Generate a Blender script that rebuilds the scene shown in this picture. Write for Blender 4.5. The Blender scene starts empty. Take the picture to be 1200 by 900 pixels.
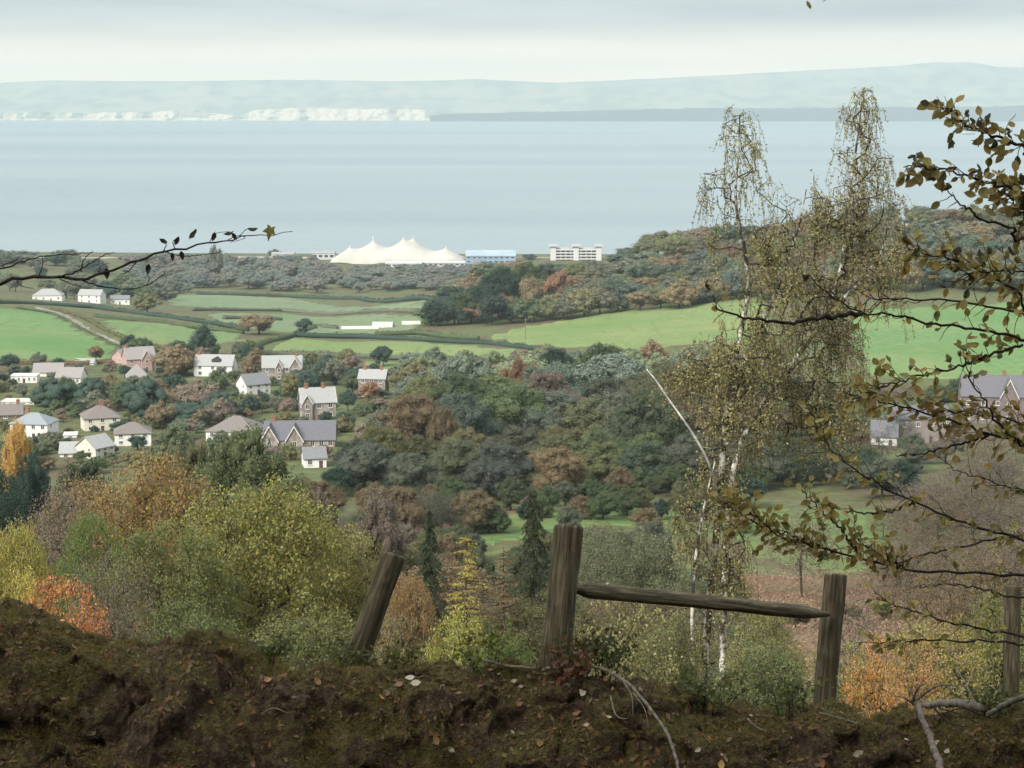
import bpy, math, numpy as np
from mathutils import Vector, Matrix, geometry
rad = math.radians
SC = bpy.context.scene
COL = SC.collection

# ------------------------------------------------------------------ camera
EYE = 190.0                      # metres above the sea
PITCH = rad(8.8)
FPX = 2122.0                     # focal length in photo pixels (photo 1200 wide)
cam_d = bpy.data.cameras.new('camera')
cam_d.sensor_width = 36.0
cam_d.lens = FPX / 1200 * 36.0
cam_d.clip_start = 0.1
cam_d.clip_end = 60000
cam = bpy.data.objects.new('camera', cam_d)
COL.objects.link(cam)
cam.location = (0, 0, EYE)
cam.rotation_euler = (math.pi / 2 - PITCH, 0, 0)
SC.camera = cam

# ------------------------------------------------------------------ world and sun
SUN_EL, SUN_AZ = 38.0, -142.0    # sun behind thin cloud, behind the viewer to the left
world = bpy.data.worlds.new('World')
SC.world = world
world.use_nodes = True
nt = world.node_tree
nt.nodes.clear()
N = lambda t, **k: nt.nodes.new(t)
def L(a, b): nt.links.new(a, b)
out = N('ShaderNodeOutputWorld'); bg = N('ShaderNodeBackground')
bg.inputs['Strength'].default_value = 0.1
sky = N('ShaderNodeTexSky'); sky.sky_type = 'NISHITA'; sky.sun_disc = False
sky.sun_elevation = rad(SUN_EL); sky.sun_rotation = rad(SUN_AZ)
tc = N('ShaderNodeTexCoord'); sep = N('ShaderNodeSeparateXYZ')
L(tc.outputs['Generated'], sep.inputs[0])
def math_node(op, a=None, b=None, clamp=False):
    n = N('ShaderNodeMath'); n.operation = op; n.use_clamp = clamp
    for i, v in enumerate((a, b)):
        if v is None: continue
        if isinstance(v, (int, float)): n.inputs[i].default_value = v
        else: L(v, n.inputs[i])
    return n.outputs[0]
zz = math_node('MAXIMUM', sep.outputs[2], 0.0)
den = math_node('ADD', zz, 0.06)
cx = math_node('DIVIDE', sep.outputs[0], den); cy = math_node('DIVIDE', sep.outputs[1], den)
comb = N('ShaderNodeCombineXYZ'); L(cx, comb.inputs[0]); L(cy, comb.inputs[1])
nz = N('ShaderNodeTexNoise'); nz.inputs['Scale'].default_value = 0.42
nz.inputs['Detail'].default_value = 6; nz.inputs['Roughness'].default_value = 0.55
L(comb.outputs[0], nz.inputs['Vector'])
cr = N('ShaderNodeValToRGB'); L(nz.outputs['Fac'], cr.inputs[0])
cr.color_ramp.elements[0].position = 0.34; cr.color_ramp.elements[0].color = (.175, .195, .203, 1)
cr.color_ramp.elements[1].position = 0.66; cr.color_ramp.elements[1].color = (.33, .345, .345, 1)
# the cloud sheet is thinner towards the horizon all round, where warmer light comes under it
hz = N('ShaderNodeMapRange'); L(sep.outputs[2], hz.inputs[0])
hz.interpolation_type = 'SMOOTHSTEP'
hz.inputs[1].default_value = 0.012; hz.inputs[2].default_value = 0.05
hz.inputs[3].default_value = 1.0; hz.inputs[4].default_value = 0.0
mixh = N('ShaderNodeMix'); mixh.data_type = 'RGBA'
nz2 = N('ShaderNodeTexNoise'); nz2.inputs['Scale'].default_value = 0.22; L(comb.outputs[0], nz2.inputs['Vector'])
mm = math_node('MULTIPLY', hz.outputs[0], math_node('ADD', math_node('MULTIPLY', nz2.outputs['Fac'], 0.7), 0.5), True)
L(mm, mixh.inputs[0])
L(cr.outputs[0], mixh.inputs[6]); mixh.inputs[7].default_value = (1.28, .98, .68, 1)
# overcast sky: brightest overhead, a third of that at the horizon (standard overcast distribution)
cie = math_node('MULTIPLY_ADD', zz, 2.0); nt.nodes[-1].inputs[2].default_value = 1.0
vm = N('ShaderNodeVectorMath'); vm.operation = 'SCALE'; L(math_node('MULTIPLY', cie, 10.0), vm.inputs[3])
L(mixh.outputs[2], vm.inputs[0])
mx = N('ShaderNodeMix'); mx.data_type = 'RGBA'; mx.inputs[0].default_value = 0.94
L(sky.outputs[0], mx.inputs[6]); L(vm.outputs[0], mx.inputs[7])
L(mx.outputs[2], bg.inputs['Color']); L(bg.outputs[0], out.inputs['Surface'])

sun_d = bpy.data.lights.new('sun', 'SUN')
sun_d.energy = 3.0; sun_d.angle = rad(22); sun_d.color = (1, .94, .85)
sun = bpy.data.objects.new('sun', sun_d); COL.objects.link(sun)
az = rad(SUN_AZ)
sd = Vector((math.sin(az) * math.cos(rad(SUN_EL)), math.cos(az) * math.cos(rad(SUN_EL)), math.sin(rad(SUN_EL))))
sun.rotation_euler = sd.to_track_quat('Z', 'Y').to_euler()

SC.view_settings.view_transform = 'Standard'; SC.view_settings.look = 'None'
SC.view_settings.gamma = 1.0; SC.view_settings.use_curve_mapping = False
SC.view_settings.exposure = 1.08
SC.render.engine = 'CYCLES'
cy_ = SC.cycles
cy_.max_bounces = 6; cy_.diffuse_bounces = 3; cy_.glossy_bounces = 2; cy_.transmission_bounces = 2
cy_.volume_bounces = 2; cy_.transparent_max_bounces = 6
cy_.use_denoising = True
try: cy_.denoiser = 'OPENIMAGEDENOISE'
except Exception: pass
cy_.sample_clamp_indirect = 4.0

# ------------------------------------------------------------------ projection helpers
CP, SP = math.cos(PITCH), math.sin(PITCH)
def ray(px, py):
    a = (px - 600) / FPX; b = -(py - 450) / FPX
    return np.array([a, CP + b * SP, -SP + b * CP])
def at(px, py, Y):
    d = ray(px, py); return np.array([0, 0, EYE]) + d * (Y / d[1])
def mpp(Y): return Y / FPX                      # metres per photo pixel at distance Y

# ------------------------------------------------------------------ noise
def _hash(ix, iy, iz, seed):
    h = (ix * 374761393 + iy * 668265263 + iz * 2147483647 + seed * 1274126177) & 0xffffffff
    h = ((h ^ (h >> 13)) * 1274126177) & 0xffffffff
    return ((h ^ (h >> 16)) & 0xffff) / 65535.0
def vnoise(P, scale, seed=0):
    Q = np.asarray(P, float) * scale
    I = np.floor(Q).astype(np.int64); f = Q - I; f = f * f * (3 - 2 * f)
    r = 0
    for dx in (0, 1):
        for dy in (0, 1):
            for dz in (0, 1):
                w = (f[:, 0] if dx else 1 - f[:, 0]) * (f[:, 1] if dy else 1 - f[:, 1]) * (f[:, 2] if dz else 1 - f[:, 2])
                r = r + w * _hash(I[:, 0] + dx, I[:, 1] + dy, I[:, 2] + dz, seed)
    return r - 0.5
def fbm(P, scale, octs=4, seed=0, gain=.5):
    r = 0; a = 1
    for o in range(octs):
        r = r + a * vnoise(P, scale * 2 ** o, seed + o * 17); a *= gain
    return r

# ------------------------------------------------------------------ mesh and object helpers
def mesh_np(name, V, F, mat=None, col=None, smooth=False, mats=None, fmat=None):
    V = np.asarray(V, np.float32)
    Fs = [np.asarray(f, np.int32) for f in (F if isinstance(F, list) else [F]) if len(f)]
    me = bpy.data.meshes.new(name)
    me.vertices.add(len(V)); me.vertices.foreach_set('co', V.ravel())
    loops = np.concatenate([f.ravel() for f in Fs])
    tot = np.concatenate([np.full(len(f), f.shape[1], np.int32) for f in Fs])
    st = np.concatenate([[0], np.cumsum(tot)[:-1]]).astype(np.int32)
    me.loops.add(len(loops)); me.loops.foreach_set('vertex_index', loops)
    me.polygons.add(len(tot)); me.polygons.foreach_set('loop_start', st)
    if smooth: me.polygons.foreach_set('use_smooth', np.ones(len(tot), bool))
    for m in (mats or ([mat] if mat else [])): me.materials.append(m)
    if fmat is not None: me.polygons.foreach_set('material_index', np.asarray(fmat, np.int32))
    if col is not None:
        at_ = me.color_attributes.new('lc', 'FLOAT_COLOR', 'POINT')
        c = np.ones((len(V), 4), np.float32); c[:, :col.shape[1]] = col
        at_.data.foreach_set('color', c.ravel())
    me.update(calc_edges=True)
    return me
def obj(name, me, parent=None, loc=None, color=None):
    o = bpy.data.objects.new(name, me); COL.objects.link(o)
    if parent: o.parent = parent
    if loc is not None: o.location = [float(v) for v in loc]
    if color is not None: o.color = (*color, 1)
    return o
def tag(o, label, cat, group=None):
    o['label'] = label; o['category'] = cat
    if group: o['group'] = group
    return o
def thing(name, label, cat, loc=(0, 0, 0), rz=0, group=None, scale=None):
    o = bpy.data.objects.new(name, None); COL.objects.link(o)
    o.empty_display_size = 0.1
    o.location = [float(v) for v in loc]; o.rotation_euler = (0, 0, rz)
    if scale is not None: o.scale = [float(v) for v in scale]
    return tag(o, label, cat, group)
def struct(name, me, **k):
    o = obj(name, me, **k); o['kind'] = 'structure'; return o
class MB:
    """collects polygons of any size; build() makes one mesh"""
    def __init__(s): s.v = []; s.f = []
    def poly(s, pts):
        i = len(s.v); s.v += [tuple(p) for p in pts]; s.f.append(list(range(i, i + len(pts))))
    def box(s, x0, x1, y0, y1, z0, z1):
        i = len(s.v)
        s.v += [(x, y, z) for z in (z0, z1) for y in (y0, y1) for x in (x0, x1)]
        for f in ((0, 2, 3, 1), (4, 5, 7, 6), (0, 1, 5, 4), (2, 6, 7, 3), (0, 4, 6, 2), (1, 3, 7, 5)): s.f.append([i + k for k in f])
    def prism(s, pts, d):                       # pts: 3-D outline, d: extrusion vector
        n = len(pts); i = len(s.v); d = np.array(d)
        s.v += [tuple(p) for p in pts] + [tuple(np.array(p) + d) for p in pts]
        s.f.append([i + k for k in range(n)][::-1]); s.f.append([i + n + k for k in range(n)])
        for k in range(n): s.f.append([i + k, i + (k + 1) % n, i + n + (k + 1) % n, i + n + k])
    def mesh(s, name, mat):
        me = bpy.data.meshes.new(name); me.from_pydata(s.v, [], s.f); me.materials.append(mat); me.update(); return me
    def build(s, name, mat, parent=None): return obj(name, s.mesh(name, mat), parent)

# ------------------------------------------------------------------ materials
def new_mat(name):
    m = bpy.data.materials.new(name); m.use_nodes = True
    m.node_tree.nodes.clear(); return m, m.node_tree
def noise_mat(name, c1, c2, scale=1.0, rough=.9, bump=0.0, bscale=None, detail=6, c3=None, scale3=.1, coord='Object', spec=.2, ramp=(.35, .65), stretch=(1, 1, 1), bdist=.1):
    m, t = new_mat(name)
    o = t.nodes.new('ShaderNodeOutputMaterial'); p = t.nodes.new('ShaderNodeBsdfPrincipled')
    p.inputs['Roughness'].default_value = rough; p.inputs['Specular IOR Level'].default_value = spec
    tcn = t.nodes.new('ShaderNodeTexCoord'); mp = t.nodes.new('ShaderNodeMapping'); mp.inputs['Scale'].default_value = stretch
    t.links.new(tcn.outputs[coord], mp.inputs[0])
    n = t.nodes.new('ShaderNodeTexNoise'); n.inputs['Scale'].default_value = scale; n.inputs['Detail'].default_value = detail
    n.inputs['Roughness'].default_value = .6
    t.links.new(mp.outputs[0], n.inputs['Vector'])
    r = t.nodes.new('ShaderNodeValToRGB'); t.links.new(n.outputs['Fac'], r.inputs[0])
    r.color_ramp.elements[0].position = ramp[0]; r.color_ramp.elements[0].color = (*c1, 1)
    r.color_ramp.elements[1].position = ramp[1]; r.color_ramp.elements[1].color = (*c2, 1)
    src = r.outputs[0]
    if c3:
        n3 = t.nodes.new('ShaderNodeTexNoise'); n3.inputs['Scale'].default_value = scale3; n3.inputs['Detail'].default_value = 4
        t.links.new(mp.outputs[0], n3.inputs['Vector'])
        mr = t.nodes.new('ShaderNodeMapRange'); mr.inputs[1].default_value = .45; mr.inputs[2].default_value = .62
        t.links.new(n3.outputs['Fac'], mr.inputs[0])
        mxx = t.nodes.new('ShaderNodeMix'); mxx.data_type = 'RGBA'
        t.links.new(mr.outputs[0], mxx.inputs[0]); t.links.new(src, mxx.inputs[6]); mxx.inputs[7].default_value = (*c3, 1)
        src = mxx.outputs[2]
    t.links.new(src, p.inputs['Base Color'])
    if bump:
        nb = t.nodes.new('ShaderNodeTexNoise'); nb.inputs['Scale'].default_value = bscale or scale * 3; nb.inputs['Detail'].default_value = 5
        t.links.new(mp.outputs[0], nb.inputs['Vector'])
        b = t.nodes.new('ShaderNodeBump'); b.inputs['Strength'].default_value = bump; b.inputs['Distance'].default_value = bdist
        t.links.new(nb.outputs['Fac'], b.inputs['Height']); t.links.new(b.outputs[0], p.inputs['Normal'])
    t.links.new(p.outputs[0], o.inputs[0])
    return m
_plain = {}
def plain(c, rough=.8):
    k = (tuple(c), rough)
    if k not in _plain:
        d = tuple(x * .8 for x in c)
        _plain[k] = noise_mat('paint_%d' % len(_plain), d, c, scale=.9, rough=rough)
    return _plain[k]
def leaf_mat(name, trans=.25, rough=.7, spec=.15):
    """colour = object colour, varied leaf by leaf (attribute lc) and clump by clump"""
    m, t = new_mat(name); A = t.nodes.new; K = t.links.new
    o = A('ShaderNodeOutputMaterial'); oi = A('ShaderNodeObjectInfo'); at_ = A('ShaderNodeAttribute'); at_.attribute_name = 'lc'
    sp = A('ShaderNodeSeparateColor'); K(at_.outputs['Color'], sp.inputs[0])
    hs = A('ShaderNodeHueSaturation'); K(oi.outputs['Color'], hs.inputs['Color'])
    g = A('ShaderNodeMath'); g.operation = 'MULTIPLY_ADD'; g.inputs[1].default_value = .07; g.inputs[2].default_value = .465
    K(sp.outputs[1], g.inputs[0]); K(g.outputs[0], hs.inputs['Hue'])
    v = A('ShaderNodeMath'); v.operation = 'MULTIPLY_ADD'; v.inputs[1].default_value = 1.0; v.inputs[2].default_value = .75
    K(sp.outputs[0], v.inputs[0]); K(v.outputs[0], hs.inputs['Value'])
    s = A('ShaderNodeMath'); s.operation = 'MULTIPLY_ADD'; s.inputs[1].default_value = .5; s.inputs[2].default_value = .75
    K(sp.outputs[2], s.inputs[0]); K(s.outputs[0], hs.inputs['Saturation'])
    p = A('ShaderNodeBsdfPrincipled'); p.inputs['Roughness'].default_value = rough; p.inputs['Specular IOR Level'].default_value = spec
    K(hs.outputs[0], p.inputs['Base Color'])
    if trans:
        tr = A('ShaderNodeBsdfTranslucent'); K(hs.outputs[0], tr.inputs[0])
        mx_ = A('ShaderNodeMixShader'); mx_.inputs[0].default_value = trans
        K(p.outputs[0], mx_.inputs[1]); K(tr.outputs[0], mx_.inputs[2]); K(mx_.outputs[0], o.inputs[0])
    else: K(p.outputs[0], o.inputs[0])
    return m
LEAF = leaf_mat('foliage', .42)
LEAF_FAR = leaf_mat('foliage_far', 0)
BARK = noise_mat('bark', (.030, .024, .018), (.085, .072, .055), scale=6, bump=.6, stretch=(1, 1, .25))
BARK_PALE = noise_mat('bark_pale', (.10, .09, .07), (.22, .20, .17), scale=5, bump=.4, stretch=(1, 1, .25))
BIRCH = noise_mat('birch_bark', (.035, .03, .026), (.48, .46, .41), scale=5.0, bump=.3, stretch=(1, 1, .7), ramp=(.47, .60))
DEADWOOD = noise_mat('dead_birch_limb', (.30, .29, .26), (.66, .64, .60), scale=6.0, bump=.2)
TWIG = noise_mat('twig_bark', (.022, .018, .016), (.06, .048, .04), scale=30)

# ------------------------------------------------------------------ terrain
DROWS = [6, 10, 14, 20, 35, 60, 100, 150, 200, 300, 380, 500, 650, 800, 1000, 1100, 1350, 1700, 2000, 2180, 2300, 2600, 3000]
UCOLS = [-800, 0, 200, 400, 600, 800, 1000, 1200, 2000]
DT = [[3.4]*9, [4.3]*9, [5.8]*9, [7.5]*9, [12.5]*9, [22]*9, [35]*9, [48]*9, [61.5]*9,
      [79]*9, [87]*9, [98]*9,
      [104, 107, 107, 107, 105, 103, 104, 105, 104],
      [108, 112, 115, 116, 114, 110, 106, 104, 98],
      [104, 114, 122, 127, 126, 118, 108, 105, 96],
      [106, 122, 130, 137, 131, 118, 106, 102, 92],
      [120, 140, 150, 158, 126, 104, 90, 83, 74],
      [140, 168, 176, 182, 176, 165, 150, 142, 128],
      [146, 168, 180, 184, 184, 182, 178, 174, 165],
      [165, 178, 184, 185.5, 186, 186, 186, 185, 182],
      [190.8]*9, [191]*9, [191]*9]
_lr = np.log(DROWS)
_GL = np.linspace(_lr[0], _lr[-1], 260); _GU = np.linspace(UCOLS[0], UCOLS[-1], 141)
def _build_grid():
    T = np.array(DT, float)
    T1 = np.array([np.interp(_GU, UCOLS, r) for r in T])
    G = np.array([np.interp(_GL, _lr, T1[:, j]) for j in range(len(_GU))]).T
    for _ in range(5):
        P_ = np.pad(G, 1, mode='edge')
        G = (P_[:-2, 1:-1] + P_[2:, 1:-1] + P_[1:-1, :-2] + P_[1:-1, 2:] + 4 * P_[1:-1, 1:-1]) / 8
    return G
_G = _build_grid()
def ter(X, Y):
    X = np.asarray(X, float); Y = np.asarray(Y, float)
    l = np.clip((np.log(np.maximum(Y, 1)) - _GL[0]) / (_GL[1] - _GL[0]), 0, len(_GL) - 1.001)
    u = np.clip((600 + FPX * X / np.maximum(Y, 1) - _GU[0]) / (_GU[1] - _GU[0]), 0, len(_GU) - 1.001)
    i = l.astype(int); j = u.astype(int); a = l - i; b = u - j
    d = (_G[i, j] * (1 - a) * (1 - b) + _G[i + 1, j] * a * (1 - b) + _G[i, j + 1] * (1 - a) * b + _G[i + 1, j + 1] * a * b)
    return EYE - d
def hit(px, py, y0=14.0):
    d = ray(px, py); Y = y0
    while Y < 2590:
        p = np.array([0, 0, EYE]) + d * (Y / d[1])
        if p[2] <= ter(p[0], Y): break
        Y *= 1.01
    lo, hi = Y / 1.01, Y
    for _ in range(14):
        m = (lo + hi) / 2; p = np.array([0, 0, EYE]) + d * (m / d[1])
        if p[2] <= ter(p[0], m): hi = m
        else: lo = m
    p = np.array([0, 0, EYE]) + d * (hi / d[1]); p[2] = float(ter(p[0], hi)); return p

def terrain_mesh():
    us = np.concatenate([np.linspace(-5200, -300, 24), np.linspace(-250, 1450, 120), np.linspace(1500, 6400, 24)])
    ls = np.linspace(math.log(9.0), math.log(2950), 230)
    U, Lg = np.meshgrid(us, ls); Y = np.exp(Lg); X = (U - 600) / FPX * Y
    Z = ter(X, Y)
    P = np.stack([X.ravel(), Y.ravel(), np.zeros(X.size)], 1)
    amp = np.clip(Y.ravel() / 120, .1, 1.2)
    Z = Z + (fbm(P, .03, 4, 5) * amp * (Y.ravel() < 2250)).reshape(Z.shape)
    V = np.stack([X, Y, Z], -1).reshape(-1, 3)
    n, m = X.shape; I = np.arange(n * m).reshape(n, m)
    F = np.stack([I[:-1, :-1].ravel(), I[:-1, 1:].ravel(), I[1:, 1:].ravel(), I[1:, :-1].ravel()], 1)
    return V, F
V, F = terrain_mesh()
HILL = noise_mat('rough_ground', (.060, .075, .030), (.12, .14, .055), scale=.25, bump=.5, bscale=1.2, c3=(.10, .075, .045), scale3=.03, coord='Object', bdist=.3)
struct('hillside_terrain', mesh_np('hillside_terrain', V, F, HILL, smooth=True))

# sea
def water_mat():
    m, t = new_mat('sea_water'); A = t.nodes.new; K = t.links.new
    o = A('ShaderNodeOutputMaterial'); p = A('ShaderNodeBsdfPrincipled')
    tcn = A('ShaderNodeTexCoord'); mp = A('ShaderNodeMapping'); mp.inputs['Scale'].default_value = (.00016, .0007, 1)
    K(tcn.outputs['Object'], mp.inputs[0])
    n = A('ShaderNodeTexNoise'); n.inputs['Scale'].default_value = 1.0; n.inputs['Detail'].default_value = 5; K(mp.outputs[0], n.inputs['Vector'])
    r = A('ShaderNodeValToRGB'); K(n.outputs['Fac'], r.inputs[0])
    r.color_ramp.elements[0].position = .36; r.color_ramp.elements[0].color = (.165, .215, .24, 1)
    r.color_ramp.elements[1].position = .62; r.color_ramp.elements[1].color = (.235, .285, .305, 1)
    K(r.outputs[0], p.inputs['Base Color'])
    p.inputs['Roughness'].default_value = .32; p.inputs['IOR'].default_value = 1.33
    mp2 = A('ShaderNodeMapping'); mp2.inputs['Scale'].default_value = (.02, .05, 1); K(tcn.outputs['Object'], mp2.inputs[0])
    nb = A('ShaderNodeTexNoise'); nb.inputs['Scale'].default_value = 1.0; nb.inputs['Detail'].default_value = 4; K(mp2.outputs[0], nb.inputs['Vector'])
    b = A('ShaderNodeBump'); b.inputs['Strength'].default_value = .8; b.inputs['Distance'].default_value = 6.0
    K(nb.outputs['Fac'], b.inputs['Height']); K(b.outputs[0], p.inputs['Normal'])
    K(p.outputs[0], o.inputs[0]); return m
struct('sea', mesh_np('sea', [(-11500, 2260, 0), (11500, 2260, 0), (11500, 24500, 0), (-11500, 24500, 0)], np.array([[0, 1, 2, 3]]), water_mat()))
struct('sea_bed', mesh_np('sea_bed', [(-11600, -2900, -1.3), (11600, -2900, -1.3), (11600, 28700, -1.3), (-11600, 28700, -1.3)], np.array([[0, 1, 2, 3]]), noise_mat('sea_bed_mud', (.1, .09, .07), (.2, .18, .14), scale=.01)))

# far coast: hills, pale cliffs, wooded headland
def yz(py, Y): return float(at(600, py, Y)[2])
def far_land():
    us = np.linspace(-240, 1440, 260); ys = np.concatenate([np.linspace(21200, 23000, 12), np.linspace(23200, 28600, 44)])
    U, Y = np.meshgrid(us, ys); X = (U - 600) / FPX * Y
    # ridge lines: (distance, silhouette by px)
    r1 = np.interp(us, [-900, 0, 60, 200, 330, 480, 560, 650, 800, 900, 1200, 2100], [98, 97.5, 94, 95, 94, 95, 92.5, 97, 97, 96, 95, 97])
    r2 = np.interp(us, [-900, 500, 640, 700, 760, 850, 950, 1040, 1080, 1130, 1160, 1250, 1400, 2100], [108, 106, 98, 95, 92, 87, 82, 78, 73.5, 73, 78, 80, 90, 104])
    r0 = np.interp(us, [-900, 0, 100, 250, 420, 560, 700, 2100], [117, 114, 116, 112, 113, 116, 112, 116])
    def zr(py, D): return EYE + np.tan(np.arctan((450 - py) / FPX) - PITCH) * D
    Z = np.zeros_like(Y)
    base = np.interp(Y[:, 0], [21200, 21900, 22600, 24000, 35000], [-1, 40, 95, 120, 130])[:, None]
    Z = Z + base
    for rr, D, wn, wf in ((r0, 23800, 900, 1200), (r1, 25800, 1500, 2500), (r2, 27300, 2300, 3000)):
        h = zr(rr, D)[None, :]
        w = np.where(Y < D, np.exp(-((Y - D) / wn) ** 2), np.exp(-((Y - D) / wf) ** 2))
        Z = np.maximum(Z, base + (h - base) * w)
    P = np.stack([X.ravel(), Y.ravel(), np.zeros(X.size)], 1)
    Z = Z + (fbm(P, .0011, 3, 3) * 14).reshape(Z.shape) * np.clip((Y - 21500) / 2000, 0, 1)
    V = np.stack([X, Y, Z], -1).reshape(-1, 3); n, m = X.shape; I = np.arange(n * m).reshape(n, m)
    F = np.stack([I[:-1, :-1].ravel(), I[:-1, 1:].ravel(), I[1:, 1:].ravel(), I[1:, :-1].ravel()], 1)
    return V, F
V, F = far_land()
FARLAND = noise_mat('far_fields', (.17, .20, .15), (.29, .32, .24), scale=.004, detail=9, c3=(.34, .33, .25), scale3=.002, stretch=(1, .5, 1), ramp=(.4, .6))
struct('far_hills', mesh_np('far_hills', V, F, FARLAND, smooth=True))

def cliff_line():
    us = np.linspace(-440, 508, 500); ts = np.linspace(0, 1, 26)
    top = np.interp(us, [-500, 0, 30, 45, 60, 100, 130, 180, 235, 250, 285, 300, 330, 345, 420, 470, 500, 508],
                    [133, 133, 133, 130, 131, 133, 131.5, 131, 127, 133, 134, 128.5, 128, 126.5, 127.5, 127.5, 129, 135])
    h = EYE + np.tan(np.arctan((450 - top) / FPX) - PITCH) * 21000
    U, T = np.meshgrid(us, ts)
    P = np.stack([U.ravel() * 9.9, T.ravel() * 130, np.zeros(U.size)], 1)
    rel = (fbm(P, .012, 4, 9) * 110).reshape(U.shape)
    rel2 = (fbm(np.stack([U.ravel() * 9.9, np.zeros(U.size), np.zeros(U.size)], 1), .006, 3, 4) * 160).reshape(U.shape)
    Y = 20950 + T * 120 + rel * (1 - T * .3) + rel2
    top_n = (fbm(np.stack([us * 9.9, us * 0, us * 0], 1), .02, 3, 8) * 12)
    Z = -1 + T * (h + top_n)[None, :]
    X = (U - 600) / FPX * 21000
    # cap going inland
    X = np.vstack([X, X[-1] * 1.06]); Y = np.vstack([Y, np.full(len(us), 22900.)]); Z = np.vstack([Z, Z[-1] * .8])
    V = np.stack([X, Y, Z], -1).reshape(-1, 3); n, m = X.shape; I = np.arange(n * m).reshape(n, m)
    F = np.stack([I[:-1, :-1].ravel(), I[:-1, 1:].ravel(), I[1:, 1:].ravel(), I[1:, :-1].ravel()], 1)
    fm = np.zeros((n - 1, m - 1), int); fm[-1] = 1
    # grassy breaks between the bare cliff faces
    uu = (us[:-1] + us[1:]) / 2
    br = (fbm(np.stack([uu * 9.9, uu * 0, uu * 0], 1), .0035, 3, 21) > np.interp(uu, [-500, 200, 285, 310, 508], [-.16, -.08, 0.0, .40, .45]))
    fm[6:, br] = 1
    return V, F, fm.ravel()
V, F, fm = cliff_line()
CLIFF = noise_mat('pale_cliff_rock', (.50, .42, .30), (.70, .62, .46), scale=.03, detail=8, stretch=(1, 1, 2.5))
struct('sea_cliffs', mesh_np('sea_cliffs', V, F, mats=[CLIFF, FARLAND], fmat=fm, smooth=True))
def headland():
    us = np.linspace(505, 1640, 300); Ds = np.array([19900, 19960, 20050, 20200, 20450, 20800, 21400, 22200])
    top = np.interp(us, [505, 520, 620, 700, 760, 830, 900, 1000, 1100, 1200, 2100], [136, 134, 131.5, 129.5, 128, 126.5, 127, 126, 125, 124.5, 126])
    h = EYE + np.tan(np.arctan((450 - top) / FPX) - PITCH) * 20450
    prof = np.array([-.01, .3, .62, .9, 1, .98, .9, .6])
    U, D = np.meshgrid(us, Ds); X = (U - 600) / FPX * D
    nzz = (fbm(np.stack([X.ravel(), D.ravel(), X.ravel() * 0], 1), .01, 4, 30) * 20).reshape(X.shape)
    Z = prof[:, None] * h[None, :] + nzz * (prof[:, None] > .2)
    V = np.stack([X, D, Z], -1).reshape(-1, 3); n, m = X.shape; I = np.arange(n * m).reshape(n, m)
    F = np.stack([I[:-1, :-1].ravel(), I[:-1, 1:].ravel(), I[1:, 1:].ravel(), I[1:, :-1].ravel()], 1)
    return V, F
V, F = headland()
struct('wooded_headland', mesh_np('wooded_headland', V, F, noise_mat('headland_wood', (.008, .014, .020), (.02, .03, .034), scale=.004), smooth=True))

# ------------------------------------------------------------------ haze
def build_haze():
    mb = MB(); mb.box(-11800, 11800, -3000, 29000, -3.0, 800.0)
    m, t = new_mat('haze_air')
    o = t.nodes.new('ShaderNodeOutputMaterial'); v = t.nodes.new('ShaderNodeVolumePrincipled')
    v.inputs['Color'].default_value = (.515, .605, .64, 1); v.inputs['Density'].default_value = HAZE
    v.inputs['Anisotropy'].default_value = 0.0
    t.links.new(v.outputs[0], o.inputs['Volume'])
    h = mb.build('haze', m); h['kind'] = 'stuff'
HAZE = 0.000070
build_haze()
# ------------------------------------------------------------------ fields (sheets lying on the terrain)
def grass_mat(name, c, lines=0.0, angle=0.0, patch=None):
    """pasture: fine mottle, broad patches of drier and lusher grass, faint mowing lines"""
    m, t = new_mat(name); A = t.nodes.new; K = t.links.new
    o = A('ShaderNodeOutputMaterial'); p = A('ShaderNodeBsdfPrincipled'); p.inputs['Roughness'].default_value = .95; p.inputs['Specular IOR Level'].default_value = .1
    tcn = A('ShaderNodeTexCoord')
    def nz_(sc, d, st=(1, 1, 1), rot=0):
        mp = A('ShaderNodeMapping'); mp.inputs['Scale'].default_value = st; mp.inputs['Rotation'].default_value = (0, 0, rot); K(tcn.outputs['Object'], mp.inputs[0])
        n = A('ShaderNodeTexNoise'); n.inputs['Scale'].default_value = sc; n.inputs['Detail'].default_value = d; n.inputs['Roughness'].default_value = .62; K(mp.outputs[0], n.inputs['Vector']); return n.outputs['Fac']
    def mixc(f, a, b, lo, hi):
        mr = A('ShaderNodeMapRange'); mr.inputs[1].default_value = lo; mr.inputs[2].default_value = hi; K(f, mr.inputs[0])
        x = A('ShaderNodeMix'); x.data_type = 'RGBA'; K(mr.outputs[0], x.inputs[0])
        for i, v in ((6, a), (7, b)):
            if isinstance(v, tuple): x.inputs[i].default_value = (*v, 1)
            else: K(v, x.inputs[i])
        return x.outputs[2]
    base = mixc(nz_(.35, 8), tuple(x * .70 for x in c), tuple(x * 1.18 for x in c), .3, .7)
    dry = mixc(nz_(.02, 6), base, (c[0] * 1.35, c[1] * 1.02, c[2] * 1.1), .48, .72)
    lush = mixc(nz_(.012, 5, rot=1.1), dry, (c[0] * .72, c[1] * .86, c[2] * .72), .50, .70)
    tram = mixc(nz_(.22, 3, (1, .03, 1), .5), lush, tuple(x * .82 for x in c), .58, .70)
    K(tram, p.inputs['Base Color'])
    b = A('ShaderNodeBump'); b.inputs['Strength'].default_value = .6; b.inputs['Distance'].default_value = .35; K(nz_(.5, 6), b.inputs['Height']); K(b.outputs[0], p.inputs['Normal'])
    K(p.outputs[0], o.inputs[0]); return m
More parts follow.
